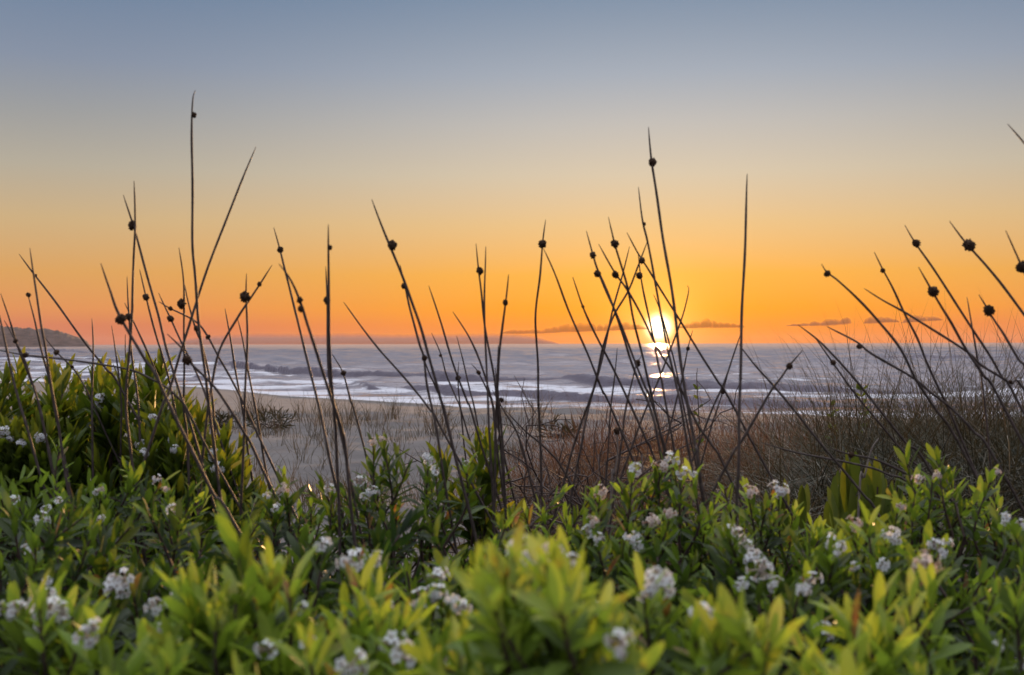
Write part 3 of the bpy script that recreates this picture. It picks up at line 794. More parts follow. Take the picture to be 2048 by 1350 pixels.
def build_rush(i, Y, wpx, path, heads, label):
    r = random.Random(i * 13 + 5)
    Y = Y + r.uniform(-0.06, 0.06)
    lean = r.uniform(-0.14, 0.14)
    n = len(path)
    top, bot = path[0][1], path[-1][1]
    def depth(y):
        return Y + lean * (bot - y) / 700.0
    pts = [P(x, y, depth(y)) for x, y in path]
    d = pts[-1] - pts[-2]; d = d / (np.linalg.norm(d) + 1e-9)
    gz = float(ground_z(pts[-1][0], pts[-1][1])[0]) - 0.03
    drop = pts[-1][2] - gz
    sx = float(np.clip(d[0] / max(-d[2], 0.2), -0.6, 0.6))
    if drop > 0.02:
        pts.append(pts[-1] + np.array((sx * drop * 0.42, 0.0, -drop * 0.5)))
        pts.append(pts[-1] + np.array((sx * drop * 0.22, 0.0, -drop * 0.5)))
    base = pts[-1].copy()
    sp = spline(pts, 6)
    sp = sp[np.linalg.norm(np.diff(sp, axis=0, prepend=sp[:1] - 1), axis=1) > 1e-5]
    seg = np.linalg.norm(np.diff(sp, axis=0), axis=1); s = np.concatenate(((0,), np.cumsum(seg)))
    R = wpx * 0.86 / F * Y / 2
    rad = R * np.interp(s, (0, 0.02, 0.09, 0.5, s[-1]), (0.22, 0.5, 0.78, 0.95, 1.1))
    rad *= 1 + 0.05 * np.sin(s * 70 + i)
    sp += 0.0006 * np.stack((np.sin(s * 33 + i), np.cos(s * 27 + i), 0 * s), -1)
    g = Geo(); g.tube(sp - base, rad, 7, 0.5)
    root = tag(empty('rush', base), label, 'rush', RG)
    link('stalk', g.mesh('stalk', M_rush), root)
    for k, (hx, hy, hr) in enumerate(heads):
        h = link('seed_head', HEADS[(i + k) % 4], root, P(hx, hy, depth(hy)) - base)
        q = hr * 0.90 / F * Y
        h.scale = (q * r.uniform(.88, 1.02), q * r.uniform(.9, 1.05), q * r.uniform(1.0, 1.18))
        dxy = path[-1][0] - path[0][0], path[-1][1] - path[0][1]
        h.rotation_euler = (r.uniform(-.3, .3), -math.atan2(dxy[0], dxy[1]), r.uniform(0, 6))
        if h.rotation_euler[1] and hr > 9:
            pass


for i, a in enumerate(RUSHES):
    build_rush(i, *a)

# a pale dry stalk with a dark head, and a broken pale stick
def dry_stalk(name, path, Y, wpx, label, cat, head=None):
    pts = [P(x, y, Y) for x, y in path]
    gz = float(ground_z(pts[-1][0], pts[-1][1])[0]) - 0.02
    pts.append(np.array((pts[-1][0] - 0.02, Y, gz)))
    base = pts[-1].copy(); sp = spline(pts, 5)
    g = Geo(); g.tube(sp - base, np.linspace(0.5, 1.1, len(sp)) * wpx / F * Y / 2, 6)
    root = tag(empty(name, base), label, cat)
    link('stalk', g.mesh('stalk', M_pale), root)
    if head:
        h = link('seed_head', HEADS[1], root, P(head[0], head[1], Y) - base)
        q = head[2] / F * Y; h.scale = (q, q, q * 1.3)


dry_stalk('dry_stalk', [(1233, 858), (1235, 905), (1228, 950), (1222, 985)], 2.6, 5, 'pale dry curved stalk with a dark head in the brown tangle', 'dry stalk', (1233, 862, 7))
dry_stalk('stick', [(1757, 876), (1742, 900), (1728, 955), (1718, 985)], 2.6, 4.5, 'pale broken stick standing in the yellow-green leaves', 'stick')


# ------------------------------------------------------------------ shrubs
def flower_mesh(seed, mat, nf=9, size=0.016):
    r = np.random.default_rng(seed)
    g = Geo()
    for q in range(nf):
        d = unit(r.normal(size=3) * np.array((1, 1, 0.8)) + np.array((0, -0.25, 0.45)))
        c = d * size * r.uniform(0.55, 1.05)
        a = unit(np.cross(d, r.normal(size=3))); b = np.cross(d, a)
        pr = r.uniform(0.0048, 0.0068)
        tn = r.uniform(0.6, 1.0)
        for k in range(5):
            t = 2 * math.pi * k / 5 + r.uniform(-.15, .15)
            e = math.cos(t) * a + math.sin(t) * b; f = -math.sin(t) * a + math.cos(t) * b
            V = [c, c + pr * (0.55 * e + 0.36 * f) + d * 0.0016, c + pr * (1.05 * e) + d * 0.0006, c + pr * (0.55 * e - 0.36 * f) + d * 0.0016]
            g.add(V, [[0, 1, 2, 3]], [tn * 0.7, tn, tn, tn])
        g.tube([c - d * 0.005, c, c + d * 0.0022], [0.0010, 0.0014, 0.0006], 5, 0.05)
        g.tube([np.zeros(3), c * 0.6, c - d * 0.005], [0.0010, 0.0009, 0.0009], 4, 0.1)
    return g.mesh('flower_cluster', mat, False)


FLOWERS = [flower_mesh(s, M_white, 5 + 2 * (s % 4), 0.010 + 0.0018 * (s % 4)) for s in range(8)]
PINKS = [flower_mesh(s + 40, M_pink, 9, 0.013) for s in range(3)]


def shoot(gl, gs, base, tip, r, nleaf, L, W, low=68, high=18, tone0=0.25, tone1=0.75, first=0.3, curl=0.10, stem_r=0.0022, fold=0.35):
    base = np.asarray(base, float); tip = np.asarray(tip, float)
    ax = tip - base; ln = np.linalg.norm(ax); ax = ax / ln
    mid = (base + tip) / 2 + r.normal(0, 0.06 * ln, 3)
    sp = spline([base, mid, tip], 5)
    gs.tube(sp, np.linspace(stem_r * 1.25, stem_r * 0.6, len(sp)), 5, 0.5)
    k = np.arange(nleaf); s = first + (1 - first) * (k + 0.5) / nleaf
    pos = np.stack([np.interp(s, np.linspace(0, 1, len(sp)), sp[:, c]) for c in range(3)], -1)
    end_ax = unit(sp[-1] - sp[-4])
    u = unit(np.cross(end_ax, (0.3, 0.8, 0.11))); v = np.cross(end_ax, u)
    az = k * 2.39996 + r.uniform(0, 6.28) + r.normal(0, 0.25, nleaf)
    an = np.radians(low + (high - low) * ((k + 0.5) / nleaf) ** 0.9 + r.normal(0, 7, nleaf))
    out = np.cos(az)[:, None] * u + np.sin(az)[:, None] * v
    d = np.cos(an)[:, None] * end_ax + np.sin(an)[:, None] * out
    nr = -np.sin(an)[:, None] * end_ax * -1 - np.cos(an)[:, None] * out
    nr = unit(nr + r.normal(0, 0.18, nr.shape))
    sz = (1 - 0.30 * (k / nleaf) ** 2) * r.uniform(0.62, 1.18, nleaf)
    tone = tone0 + (tone1 - tone0) * (k / nleaf) ** 1.4 + r.normal(0, 0.09, nleaf)
    tone = np.where(r.uniform(0, 1, nleaf) < 0.02, 1.0, np.clip(tone, 0, 0.94))
    gl.leaves(pos, d, nr, L * sz, W * sz * r.uniform(0.9, 1.1, nleaf), curl + r.normal(0, 0.12, nleaf), fold, np.clip(tone, 0, 1))


def shrub(name, cx, cyy, ztop, rx, ry, nshoot, L, W, label, seed, tips=(), flowers=(), group=None, mat=None, cat='shrub',
          tone=(0.2, 0.7), nleaf=17, slen=0.13, low=68, high=18, pink=(), drop=0.16, upright=0.0, first=0.3):
    """A shrub of leafy shoots over a domed canopy, on branches from one foot; tips are extra shoots at given points."""
    r = np.random.default_rng(seed)
    gz = float(ground_z(cx, cyy)[0])
    ztop -= 0.55 * L + (0.010 if rx > 0.13 else 0.0)
    base = np.array((cx, cyy, gz - 0.02))
    gl, gs = Geo(), Geo()
    ends = []
    for q in range(nshoot):
        rr = math.sqrt((q + 0.5) / nshoot) * r.uniform(0.85, 1.1); a = q * 2.39996 + seed
        x, y = rr * math.cos(a), rr * math.sin(a)
        z = ztop - drop * rr ** 2.2 + r.normal(0, 0.040 if rx > 0.13 else 0.024)
        tip = np.array((cx + rx * x, cyy + ry * y, z))
        dirn = unit(np.array((x * (0.75 - 0.6 * upright), y * (0.75 - 0.6 * upright), 0.85)) + r.normal(0, 0.26, 3) * (1 - 0.6 * upright))
        ends.append((tip, dirn, slen * r.uniform(0.8, 1.2), r.normal(0, 0.09)))
    for q in range(nshoot // 3):                      # lower tier, its shade put into darker leaf tones
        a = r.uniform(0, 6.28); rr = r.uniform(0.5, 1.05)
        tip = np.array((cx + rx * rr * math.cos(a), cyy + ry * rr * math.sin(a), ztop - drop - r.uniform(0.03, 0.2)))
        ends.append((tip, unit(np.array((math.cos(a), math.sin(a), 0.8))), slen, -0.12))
    for t in tips:
        p = np.array(t[:3]) - np.array((0, 0, 0.6 * L)); ln = t[3] if len(t) > 3 else slen
        ends.append((p, unit(np.array((r.normal(0, .12), r.normal(0, .12), 1.0))), ln, 0.12))
    fl = [(np.array(f), FLOWERS, M_white) for f in flowers] + [(np.array(f), PINKS, M_pink) for f in pink]
    for f, _, _ in fl:
        ends.append((f + np.array((0, 0.012, -0.005)), unit(np.array((r.normal(0, .2), -0.15, 1.0))), slen, 0.0))
    for tip, dirn, ln, dt in ends:
        b0 = tip - dirn * ln
        b0[2] = max(b0[2], gz + 0.03)
        shoot(gl, gs, b0 - base, tip - base, r, nleaf + int(r.integers(-3, 4)), L * r.uniform(0.85, 1.15), W * r.uniform(0.9, 1.1), low, high,
              tone[0] + dt, tone[1] + dt, first)
    hubs = [np.array((r.uniform(-.4, .4) * rx, r.uniform(-.4, .4) * ry, (ztop - gz) * r.uniform(.35, .55))) for _ in range(5)]
    for h in hubs:
        sp = spline([np.zeros(3), h * np.array((.4, .4, .55)) + r.normal(0, .012, 3), h], 5)
        gs.tube(sp, np.linspace(.009, .005, len(sp)), 6)
    for tip, dirn, ln, dt in ends:
        b = tip - dirn * ln - base
        h = min(hubs, key=lambda k: np.linalg.norm(k - b))
        sp = spline([h, (h + b) / 2 + r.normal(0, .02, 3), b], 4)
        gs.tube(sp, np.linspace(.0045, .0027, len(sp)), 5)
    root = tag(empty(name, base), label, cat, group)
    link('foliage', gl.mesh('foliage', mat or M_leaf), root)
    link('branches', gs.mesh('branches', M_bark), root)
    for k, (f, lib, _) in enumerate(fl):
        o = link('flower_cluster', lib[k % len(lib)], root, f + np.array((0, -0.008, 0.006)) - base)
        s = r.uniform(0.5, 1.1)
        o.scale = (s, s, s * r.uniform(0.85, 1.2)); o.rotation_euler = (r.uniform(-.3, .3), r.uniform(-.3, .3), r.uniform(-.8, .8))
    return root


# flower clusters: pixel and distance; each joins the nearest shrub
FL = [(195, 990, 1.95), (205, 1045, 1.7), (120, 1012, 1.9), (30, 1006, 1.9), (95, 1025, 1.8), (345, 1030, 1.75), (60, 1110, 1.6), (255, 1165, 1.3), (235, 1185, 1.3),
      (560, 992, 1.95), (535, 998, 1.95), (552, 1022, 1.9), (720, 968, 2.0), (725, 1000, 1.95), (745, 992, 1.95), (855, 925, 2.15), (870, 945, 2.1),
      (1335, 920, 2.0), (1350, 930, 2.0), (1365, 952, 1.9), (1385, 955, 1.9), (1180, 1058, 1.6), (1172, 1072, 1.6), (1195, 1085, 1.55), (1262, 1085, 1.6), (1275, 1098, 1.6),
      (1545, 985, 1.9), (1560, 988, 1.9), (1455, 1065, 1.55), (1472, 1082, 1.5), (1488, 1100, 1.5), (1505, 1128, 1.45), (1655, 1092, 1.45), (1675, 1102, 1.4), (1665, 1115, 1.4),
      (1860, 1095, 1.45), (1870, 1110, 1.45), (1890, 1092, 1.5), (1778, 1082, 1.5), (1060, 1122, 0.95), (1035, 1115, 1.0), (875, 1160, 1.25), (862, 1195, 1.2), (880, 1200, 1.2), (905, 1215, 1.15), (925, 1222, 1.15), (845, 1215, 1.2),
      (705, 1132, 1.2), (645, 1098, 1.3), (755, 1125, 1.25), (190, 1262, 1.0), (178, 1285, 1.0), (100, 1240, 1.1), (60, 1215, 1.15), (15, 1225, 1.1), (40, 1235, 1.1), (120, 1225, 1.1),
      (1232, 1292, .75), (1228, 1315, .75), (1290, 1185, 1.0), (1315, 1180, 1.05), (1402, 1232, 0.95), (785, 1295, 1.0), (805, 1325, .95), (840, 1275, 1.1), (600, 1230, 1.1),
      (538, 1308, .95), (617, 1300, .95), (1480, 1175, 1.3), (1600, 1190, 1.25), (1620, 1165, 1.3), (1548, 1180, 1.3), (2005, 1045, 1.6), (2035, 1058, 1.55), (1410, 1330, .85), (880, 1345, .95), (955, 1300, 1.0),
      (350, 1210, 1.15), (310, 1225, 1.2), (330, 1265, 1.1), (1985, 1300, 1.2), (700, 1345, .9), (1640, 1272, 1.2)]
PK = [(205, 985, 1.95), (335, 985, 1.9), (1200, 992, 1.9), (1320, 940, 2.0), (1870, 958, 1.9), (1835, 965, 1.9), (1500, 990, 1.9), (745, 890, 2.2), (765, 885, 2.2), (1105, 1118, 1.0),
      (1845, 1140, 1.15), (1990, 950, 1.9), (1185, 1050, 1.6), (1705, 1055, 1.6), (1800, 1020, 1.7), (570, 985, 1.95), (1340, 1035, 1.7), (1300, 1050, 1.7)]

SG = 'white-flowered shrubs of the foreground'
SH = []   # (px of centre, distance, y of canopy top in px, rx, ry, shoots, leaf, tone, label)


def S(px, Y, ytop, rx, ry, n, L, tone, label, tips=(), **kw):
    SH.append(dict(px=px, Y=Y, ytop=ytop, rx=rx, ry=ry, n=n, L=L, tone=tone, label=label, tips=tips, kw=kw))


# farthest row
S(60, 2.0, 945, .23, .20, 46, .052, (.15, .66), 'dark shrub at far left under the tall olive-green shoots')
S(300, 1.95, 960, .23, .2, 46, .052, (.15, .62), 'shrub topped by a pale pink flower cluster below the tall rushes', [(330, 950, 1.9), (260, 945, 1.9), (110, 930, 2.0)])
S(560, 2.0, 1010, .18, .2, 34, .050, (.12, .5), 'shrub with a bright white flower cluster in front of the grey dune sand', [(600, 1000, 1.95), (640, 1010, 1.95)])
S(760, 2.1, 960, .21, .18, 42, .052, (.10, .42), 'dark shrub with a thin flowering shoot against the dune sand', [(770, 895, 2.15, .2), (735, 900, 2.2, .18), (860, 920, 2.1), (690, 960, 2.0)])
S(1110, 1.9, 1005, .20, .18, 38, .052, (.2, .72), 'shrub with orange-glinting leaves right of the leafy upright shoot', [(1050, 995, 1.9), (1130, 1000, 1.9)])
S(1300, 1.95, 985, .20, .18, 40, .052, (.2, .7), 'shrub carrying the highest white flowers, below the sun', [(1260, 985, 1.9), (1350, 960, 1.95)])
S(1520, 1.9, 975, .21, .18, 42, .052, (.2, .75), 'shrub with small white flowers in front of the red-brown grass', [(1495, 955, 1.95), (1430, 975, 1.9), (1590, 1000, 1.9)])
S(1740, 1.85, 1040, .18, .16, 34, .052, (.2, .74), 'low shrub in front of the yellow-green broad leaves', [(1640, 1040, 1.8), (1700, 1035, 1.8)])
S(1930, 1.9, 975, .21, .18, 42, .056, (.22, .8), 'shrub with dried pinkish flower tips at the right edge', [(1850, 960, 1.9, .16), (1830, 960, 1.9, .16), (1990, 945, 1.9, .17), (1960, 960, 1.85)])
# middle row
S(30, 1.5, 1040, .19, .18, 42, .056, (.1, .5), 'shadowed bluish-green shrub at the left edge')
S(260, 1.5, 1075, .21, .18, 46, .056, (.1, .52), 'dark shrub below the pale pink flower cluster')
S(500, 1.55, 1085, .2, .18, 40, .056, (.12, .55), 'shrub hidden behind the pale near shoots, left of centre')
S(740, 1.55, 1080, .2, .18, 40, .056, (.08, .4), 'dark reddish-stemmed shrub behind the near white flowers')
S(960, 1.5, 1065, .19, .18, 40, .056, (.12, .55), 'dark shrub below the leafy upright shoot at centre', [(1000, 1000, 1.6)])
S(1220, 1.5, 1070, .19, .18, 42, .056, (.15, .6), 'shrub with two white flower clusters under its leaf tips')
S(1440, 1.45, 1075, .19, .18, 42, .056, (.1, .55), 'shrub with a trail of white flowers down its left side')
S(1650, 1.4, 1105, .17, .16, 36, .056, (.12, .6), 'shrub with one large round white flower cluster', [(1620, 1060, 1.45), (1650, 1065, 1.5)])
S(1850, 1.4, 1110, .18, .17, 38, .056, (.15, .66), 'shrub with white flowers between yellow-lit leaves at right', [(1790, 1060, 1.5), (1900, 1070, 1.5)])
S(2040, 1.4, 1110, .17, .17, 34, .056, (.15, .6), 'shadowed shrub with broad leaves at the right edge')
# near row
S(40, 1.0, 1240, .13, .13, 30, .060, (.2, .7), 'near pale shrub in the lower left corner', [(170, 1185, 1.0, .12)])
S(260, 1.05, 1270, .13, .13, 30, .058, (.18, .62), 'near shrub with upright leaf rosettes left of the large pale shoots', [(280, 1240, 1.0)])
S(520, .95, 1130, .11, .12, 34, .066, (.3, .85), 'large pale green shrub, leaves pointing up, lower left of centre', [(400, 1120, .92), (470, 1130, .9), (540, 1075, .95), (580, 1090, .95), (430, 1150, .9)])
S(720, 1.0, 1150, .11, .12, 30, .062, (.25, .8), 'near shrub with a single bright upright leaf pair left of the white flowers', [(720, 1105, 1.0), (700, 1250, .85), (760, 1170, .95)])
S(880, 1.05, 1265, .12, .12, 28, .058, (.1, .5), 'near dark shrub bearing the largest white flower cluster')
S(1070, .74, 1085, .095, .10, 34, .060, (.3, .9), 'nearest most blurred shrub, yellow-green at bottom centre', [(1030, 1045, .74), (1090, 1040, .74), (1000, 1080, .74), (1130, 1090, .74), (990, 1130, .7)])
S(1270, .95, 1220, .11, .12, 30, .060, (.25, .8), 'near shrub between the blurred centre leaves and right shoots', [(1330, 1150, 1.0), (1370, 1190, 1.0)])
S(1490, .76, 1220, .085, .10, 28, .060, (.28, .8), 'rounded blurred bright green shrub at lower right', [(1430, 1190, .76), (1480, 1180, .76), (1540, 1200, .76)])
S(1740, .86, 1215, .10, .11, 32, .060, (.25, .85), 'near shrub with tall yellow-green shoot at lower right', [(1700, 1180, .86), (1755, 1150, .88), (1820, 1130, .95), (1860, 1110, 1.0), (1660, 1250, .8), (1780, 1200, .86)])
S(1950, 1.0, 1230, .12, .12, 26, .058, (.12, .6), 'near shrub with dark gaps in the lower right corner', [(1990, 1130, 1.1), (2030, 1150, 1.05)])
S(620, .72, 1290, .08, .09, 22, .060, (.3, .8), 'lowest blurred shrub below the large pale shoots')
S(880, .72, 1320, .08, .09, 20, .060, (.25, .75), 'lowest blurred shrub left of the bottom centre leaves')
S(320, .75, 1330, .085, .09, 22, .058, (.25, .75), 'lowest blurred shrub at the bottom left')
S(1650, .70, 1310, .08, .08, 20, .058, (.3, .8), 'lowest blurred shrub at the bottom right')

rf = np.random.default_rng(31)
FL = FL + [(x + rf.uniform(-150, 150), y + rf.uniform(-30, 50), Y * rf.uniform(.96, 1.03)) for x, y, Y in FL[::4]]
cent = []
for s in SH:
    c = P(s['px'], s['ytop'], s['Y'])
    cent.append(c)
cent = np.array(cent)
own = {k: ([], []) for k in range(len(SH))}
for which, lst in ((0, FL), (1, PK)):
    for f in lst:
        p = P(f[0], f[1], f[2] * 0.94)
        dd = (cent - p) * np.array((1, 1.0, 0.6)); rads = np.array([s['rx'] for s in SH])
        k = int(np.argmin(np.linalg.norm(dd, axis=1) / rads))
        own[k][which].append(p)
for k, s in enumerate(SH):
    c = cent[k]
    tips = []
    for t in s['tips']:
        p = P(t[0], t[1], t[2])
        tips.append(tuple(p) + ((t[3],) if len(t) > 3 else ()))
    near = s['Y'] < 1.2
    q = 0.9 if near else 1.0
    shrub('flowering_shrub', c[0], c[1], c[2], s['rx'] * q, s['ry'] * q, int(s['n'] * (0.62 if near else 0.95)), s['L'] * (0.78 if near else 0.86), s['L'] * (0.20 if near else 0.22), s['label'], 100 + k, tips, own[k][0], SG,
          tone=tuple(t + (0.13 if near else 0.02) for t in s['tone']), pink=own[k][1], slen=0.12 if near else 0.15, drop=0.10 if near else 0.13, nleaf=16, **s['kw'])

# tall dark olive-green shrubs at left, with long upright leaves
OG = 'olive-green shrubs behind the rushes'
def olive(pxs, Y, ys, label, seed, n, rx):
    tips = [tuple(P(x, y - 22, Y + dy)) + (.17,) for x, y, dy in zip(pxs, ys, np.linspace(-.12, .12, len(pxs)))]
    cx = float(np.mean([t[0] for t in tips])); zt = float(np.mean([t[2] for t in tips])) - 0.06
    fl = [f for f in own_olive if abs(f[0] - cx) < rx]
    shrub('olive_shrub', cx, Y, zt, rx, .22, n, .085, .017, label, seed, tips, fl, OG, mat=M_dark_leaf, tone=(.2, .85), nleaf=26, slen=.17,
          low=38, high=8, drop=0.24, upright=.75, first=.25)


own_olive = [P(*f) for f in ((20, 885, 2.35), (45, 893, 2.35), (10, 870, 2.35), (285, 895, 2.35), (290, 912, 2.3), (345, 885, 2.35), (352, 905, 2.3), (310, 840, 2.35), (205, 805, 2.5), (85, 880, 2.35), (440, 940, 2.25), (430, 915, 2.3))]
olive([-30, 12, 35, 60, 110], 2.6, [700, 745, 730, 765, 735], 'olive-green shrub with pointed leaves cut by the left edge', 301, 30, .20)
olive([100, 195, 215, 175, 150], 2.65, [738, 730, 748, 775, 760], 'olive-green shrub with separate upright tufts beside the left surf', 302, 26, .20)
olive([250, 300, 322, 285, 240], 2.6, [730, 724, 720, 750, 765], 'tallest olive-green shrub, its crown rising above the waterline', 303, 30, .19)
olive([360, 400, 380, 330], 2.55, [800, 812, 830, 800], 'olive-green shrub sloping down to the dune sand', 304, 26, .18)
olive([450, 478, 440], 2.45, [850, 880, 905], 'smallest olive-green shrub at the edge of the dune sand', 305, 12, .12)

# leafy upright shoot in the middle
c = P(960, 900, 2.3)
shrub('leafy_shoot', c[0], c[1], c[2] - .04, .08, .08, 7, .085, .020, 'upright leafy shoot with long leaves in the centre clump', 320,
      [tuple(P(955, 845, 2.3)) + (.16,), tuple(P(985, 850, 2.3)) + (.16,), tuple(P(935, 900, 2.25)) + (.14,), tuple(P(890, 880, 2.3)) + (.13,)],
      mat=M_dark_leaf, cat='plant', tone=(.2, .72), nleaf=16, low=50, high=12, drop=.08)


# ------------------------------------------------------------------ yellow-green broad-leaved plant at right
def broad_plant(stems, Y, label, seed):
    r = np.random.default_rng(seed)
    base = P(np.mean([s[0] for s in stems]), 1090, Y); base[2] = float(ground_z(base[0], Y)[0])
    gl, gs = Geo(), Geo()
    for x, y, Lpx in stems:
        tip = P(x, y, Y + r.uniform(-.15, .15)) - base
        L = Lpx / F * Y
        foot = np.array((tip[0] * 0.55, tip[1], 0.0))
        gs.tube(spline([foot, (foot + tip) / 2 + r.normal(0, .01, 3), tip - np.array((0, 0, L * .6))], 4), .002, 5)
        n = 7
        b = np.repeat((tip - np.array((0, 0, L)))[None], n, 0) + r.normal(0, .006, (n, 3)) - np.linspace(0, .12, n)[:, None] * np.array((0, 0, 1))
        a = r.uniform(0, 6.28, n); sp = np.linspace(.06, .55, n)
        d = unit(np.stack((np.cos(a) * sp, np.sin(a) * sp, np.ones(n)), -1))
        nr = unit(np.stack((r.normal(0, .5, n), -np.ones(n), r.normal(0, .3, n)), -1))
        gl.leaves(b, d, nr, L * r.uniform(.8, 1.1, n), L * .20, r.normal(.02, .06, n), .2, np.clip(r.normal(.5, .25, n), 0, 1))
    root = tag(empty('broad_leaved_plant', base), label, 'plant')
    link('foliage', gl.mesh('foliage', M_yellow_leaf), root); link('stem', gs.mesh('stem', M_bark), root)


broad_plant([(1700, 888, 120), (1735, 905, 110), (1755, 910, 105), (1680, 930, 105), (1665, 950, 100), (1770, 940, 90), (1720, 960, 100), (1795, 925, 80), (1825, 920, 80), (1745, 985, 80)], 2.7,
            'yellow-green plant with tall blade-like leaves in front of the dry grass', 410)
broad_plant([(1572, 945, 90), (1600, 940, 90), (1585, 985, 80)], 2.6, 'small yellow-green plant of three upright leaf groups', 411)


# ------------------------------------------------------------------ grass
def blades(g, xy, h, lean, az, width, tone, droop, r, zoff=0.0):
    n = len(xy)
    x, y = xy[:, 0], xy[:, 1]
    z = ground_z(x, y)[0] - 0.01 + zoff
    t = np.array((0, .2, .42, .65, .85, 1.0)); w = np.array((.8, 1, .95, .75, .42, .06))
    ca, sa = np.cos(az), np.sin(az)
    out = lean[:, None] * t + droop[:, None] * t ** 2.3
    up = t[None] - 0.5 * np.clip(droop, 0, 3)[:, None] * t ** 3.2
    wob = 0.03 * np.sin(t[None] * r.uniform(3, 9, n)[:, None] + r.uniform(0, 6, n)[:, None]) * t
    mid = np.stack((x[:, None] + h[:, None] * (out * ca[:, None] - wob * sa[:, None]), y[:, None] + h[:, None] * (out * sa[:, None] + wob * ca[:, None]), z[:, None] + h[:, None] * np.maximum(up, 0.02)), -1)
    fa = r.uniform(-0.9, 0.9, n)
    side = np.stack((np.cos(fa), np.sin(fa), 0 * fa), -1)
    off = (width[:, None] * w * .5)[..., None] * side[:, None]
    V = np.stack((mid - off, mid + off), 2).reshape(-1, 3)
    k = np.arange(n)[:, None] * 12; i = np.arange(5)[None] * 2
    b = k + i
    Q = np.stack((b, b + 1, b + 3, b + 2), -1).reshape(-1, 4)
    g.add(V, Q, np.repeat(tone, 12))


def tufts(g, centres, per, hlo, hhi, width, tone, droop, r, spread=.05, lean=.25):
    c = np.repeat(centres, per, 0); n = len(c)
    az = r.uniform(0, 2 * math.pi, n)
    rr = spread * np.sqrt(r.uniform(0, 1, n))
    xy = c + np.stack((rr * np.cos(az), rr * np.sin(az)), -1)
    blades(g, xy, r.uniform(hlo, hhi, n), np.abs(r.normal(0, lean, n)), az, width * r.uniform(.7, 1.3, n), np.clip(r.normal(tone[0], tone[1], n), 0, 1),
           np.abs(r.normal(droop[0], droop[1], n)), r)


def scatter(r, n, px0, px1, Y0, Y1, keep=None):
    Y = 1 / r.uniform(1 / Y1, 1 / Y0, n) ** 1.0
    px = r.uniform(px0, px1, n)
    if keep is not None:
        m = r.uniform(0, 1, n) < keep(px, Y)
        px, Y = px[m], Y[m]
    return np.stack(((px - 1024) / F * Y, Y), -1)


r = np.random.default_rng(77)
# tall dense grass on the right
g = Geo()
c = scatter(r, 620, 1490, 2350, 3.3, 7.5, lambda px, Y: np.clip((px - 1430) / 260, .3, 1))
tufts(g, c, 13, .18, .50, .0036, (.32, .2), (.9, .6), r, .10, .32)
c = scatter(r, 420, 1470, 2350, 3.2, 6.5)
tufts(g, c, 12, .10, .32, .0040, (.30, .22), (1.2, .6), r, .14, .6)
c = scatter(r, 210, 1560, 2250, 3.6, 6.5, lambda px, Y: np.clip((px - 1480) / 380, .15, 1))
tufts(g, c, 7, .45, .80, .0023, (.28, .15), (.42, .35), r, .08, .26)
c = scatter(r, 330, 1480, 2300, 3.2, 5.5)                       # pale curled dead blades
tufts(g, c, 5, .25, .5, .003, (.78, .14), (1.5, .5), r, .1, .55)
tag(link('dune_grass', g.mesh('dune_grass', M_grass)), 'tall dense dune grass with pale curled dead blades on the right', 'grass', kind='stuff')
# brown tangle in the middle
M_brown = leaf_material('brown_grass_blade',
    [(0, (0.022, 0.015, 0.011)), (0.35, (0.055, 0.038, 0.026)), (0.6, (0.10, 0.070, 0.052)), (0.85, (0.18, 0.14, 0.11)), (1, (0.28, 0.24, 0.20))],
    [(0, (0.07, 0.03, 0.012)), (0.5, (0.20, 0.09, 0.035)), (1, (0.42, 0.22, 0.10))], 0.36, 0.6, 0.25)
g = Geo()
c = scatter(r, 700, 985, 1580, 3.2, 8.0, lambda px, Y: np.clip((px - 960) / 260, .2, 1))
tufts(g, c, 11, .12, .40, .003, (.36, .2), (1.0, .6), r, .10, .5)
c = scatter(r, 330, 1000, 1580, 2.8, 5.0, lambda px, Y: np.clip((px - 940) / 260, .3, 1))
tufts(g, c, 11, .10, .34, .003, (.66, .26), (1.4, .5), r, .14, .8)
c = scatter(r, 260, 1010, 1580, 4, 10, lambda px, Y: np.clip((px - 940) / 260, .3, 1))
tufts(g, c, 4, .35, .62, .0022, (.3, .18), (.4, .35), r, .08, .25)
tag(link('brown_grass', g.mesh('brown_grass', M_brown)), 'tangled reddish-brown grass below the sun', 'grass', kind='stuff')
# thin grass on the open sand
g = Geo()
clump = lambda f, sd: (lambda px, Y: np.clip(0.5 + 2.2 * vnoise(px * f, Y * 1.1, sd), 0, 1))
c = scatter(r, 560, 420, 1080, 5.5, 14.5, clump(.018, 61))
tufts(g, c, 7, .07, .24, .0034, (.52, .2), (.35, .3), r, .07, .3)
c = scatter(r, 300, 380, 1100, 11.0, 15.5, clump(.025, 62))
tufts(g, c, 6, .15, .5, .004, (.38, .2), (.25, .25), r, .08, .2)
c = scatter(r, 120, 470, 1050, 4.2, 7.5)
tufts(g, c, 5, .05, .16, .003, (.75, .18), (1.0, .4), r, .1, .5)
tag(link('sparse_grass', g.mesh('sparse_grass', M_grass)), 'thin scattered grass on the open dune sand', 'grass', kind='stuff')


# ------------------------------------------------------------------ small plants on the dune crest
M_dry_leaf = leaf_material('dull_bush_leaf', [(0, (0.020, 0.020, 0.010)), (1, (0.075, 0.06, 0.03))], [(0, (0.03, 0.03, 0.008)), (1, (0.14, 0.09, 0.03))], 0.25, 0.6, 0.2)


def small_bush(px, Y, hpx, wpx, label, seed, mat=M_dry_leaf):
    x = (px - 1024) / F * Y
    z = float(ground_z(x, Y)[0])
    R = wpx / F * Y / 2; H = hpx / F * Y
    shrub('crest_bush', x, Y, z + H, R, R * .8, 18, .11, .016, label, seed, mat=mat, cat='bush', tone=(.1, .6), nleaf=10, slen=min(.2, H * .6), low=60, high=20,
          drop=H * .5, group='low bushes on the dune crest')


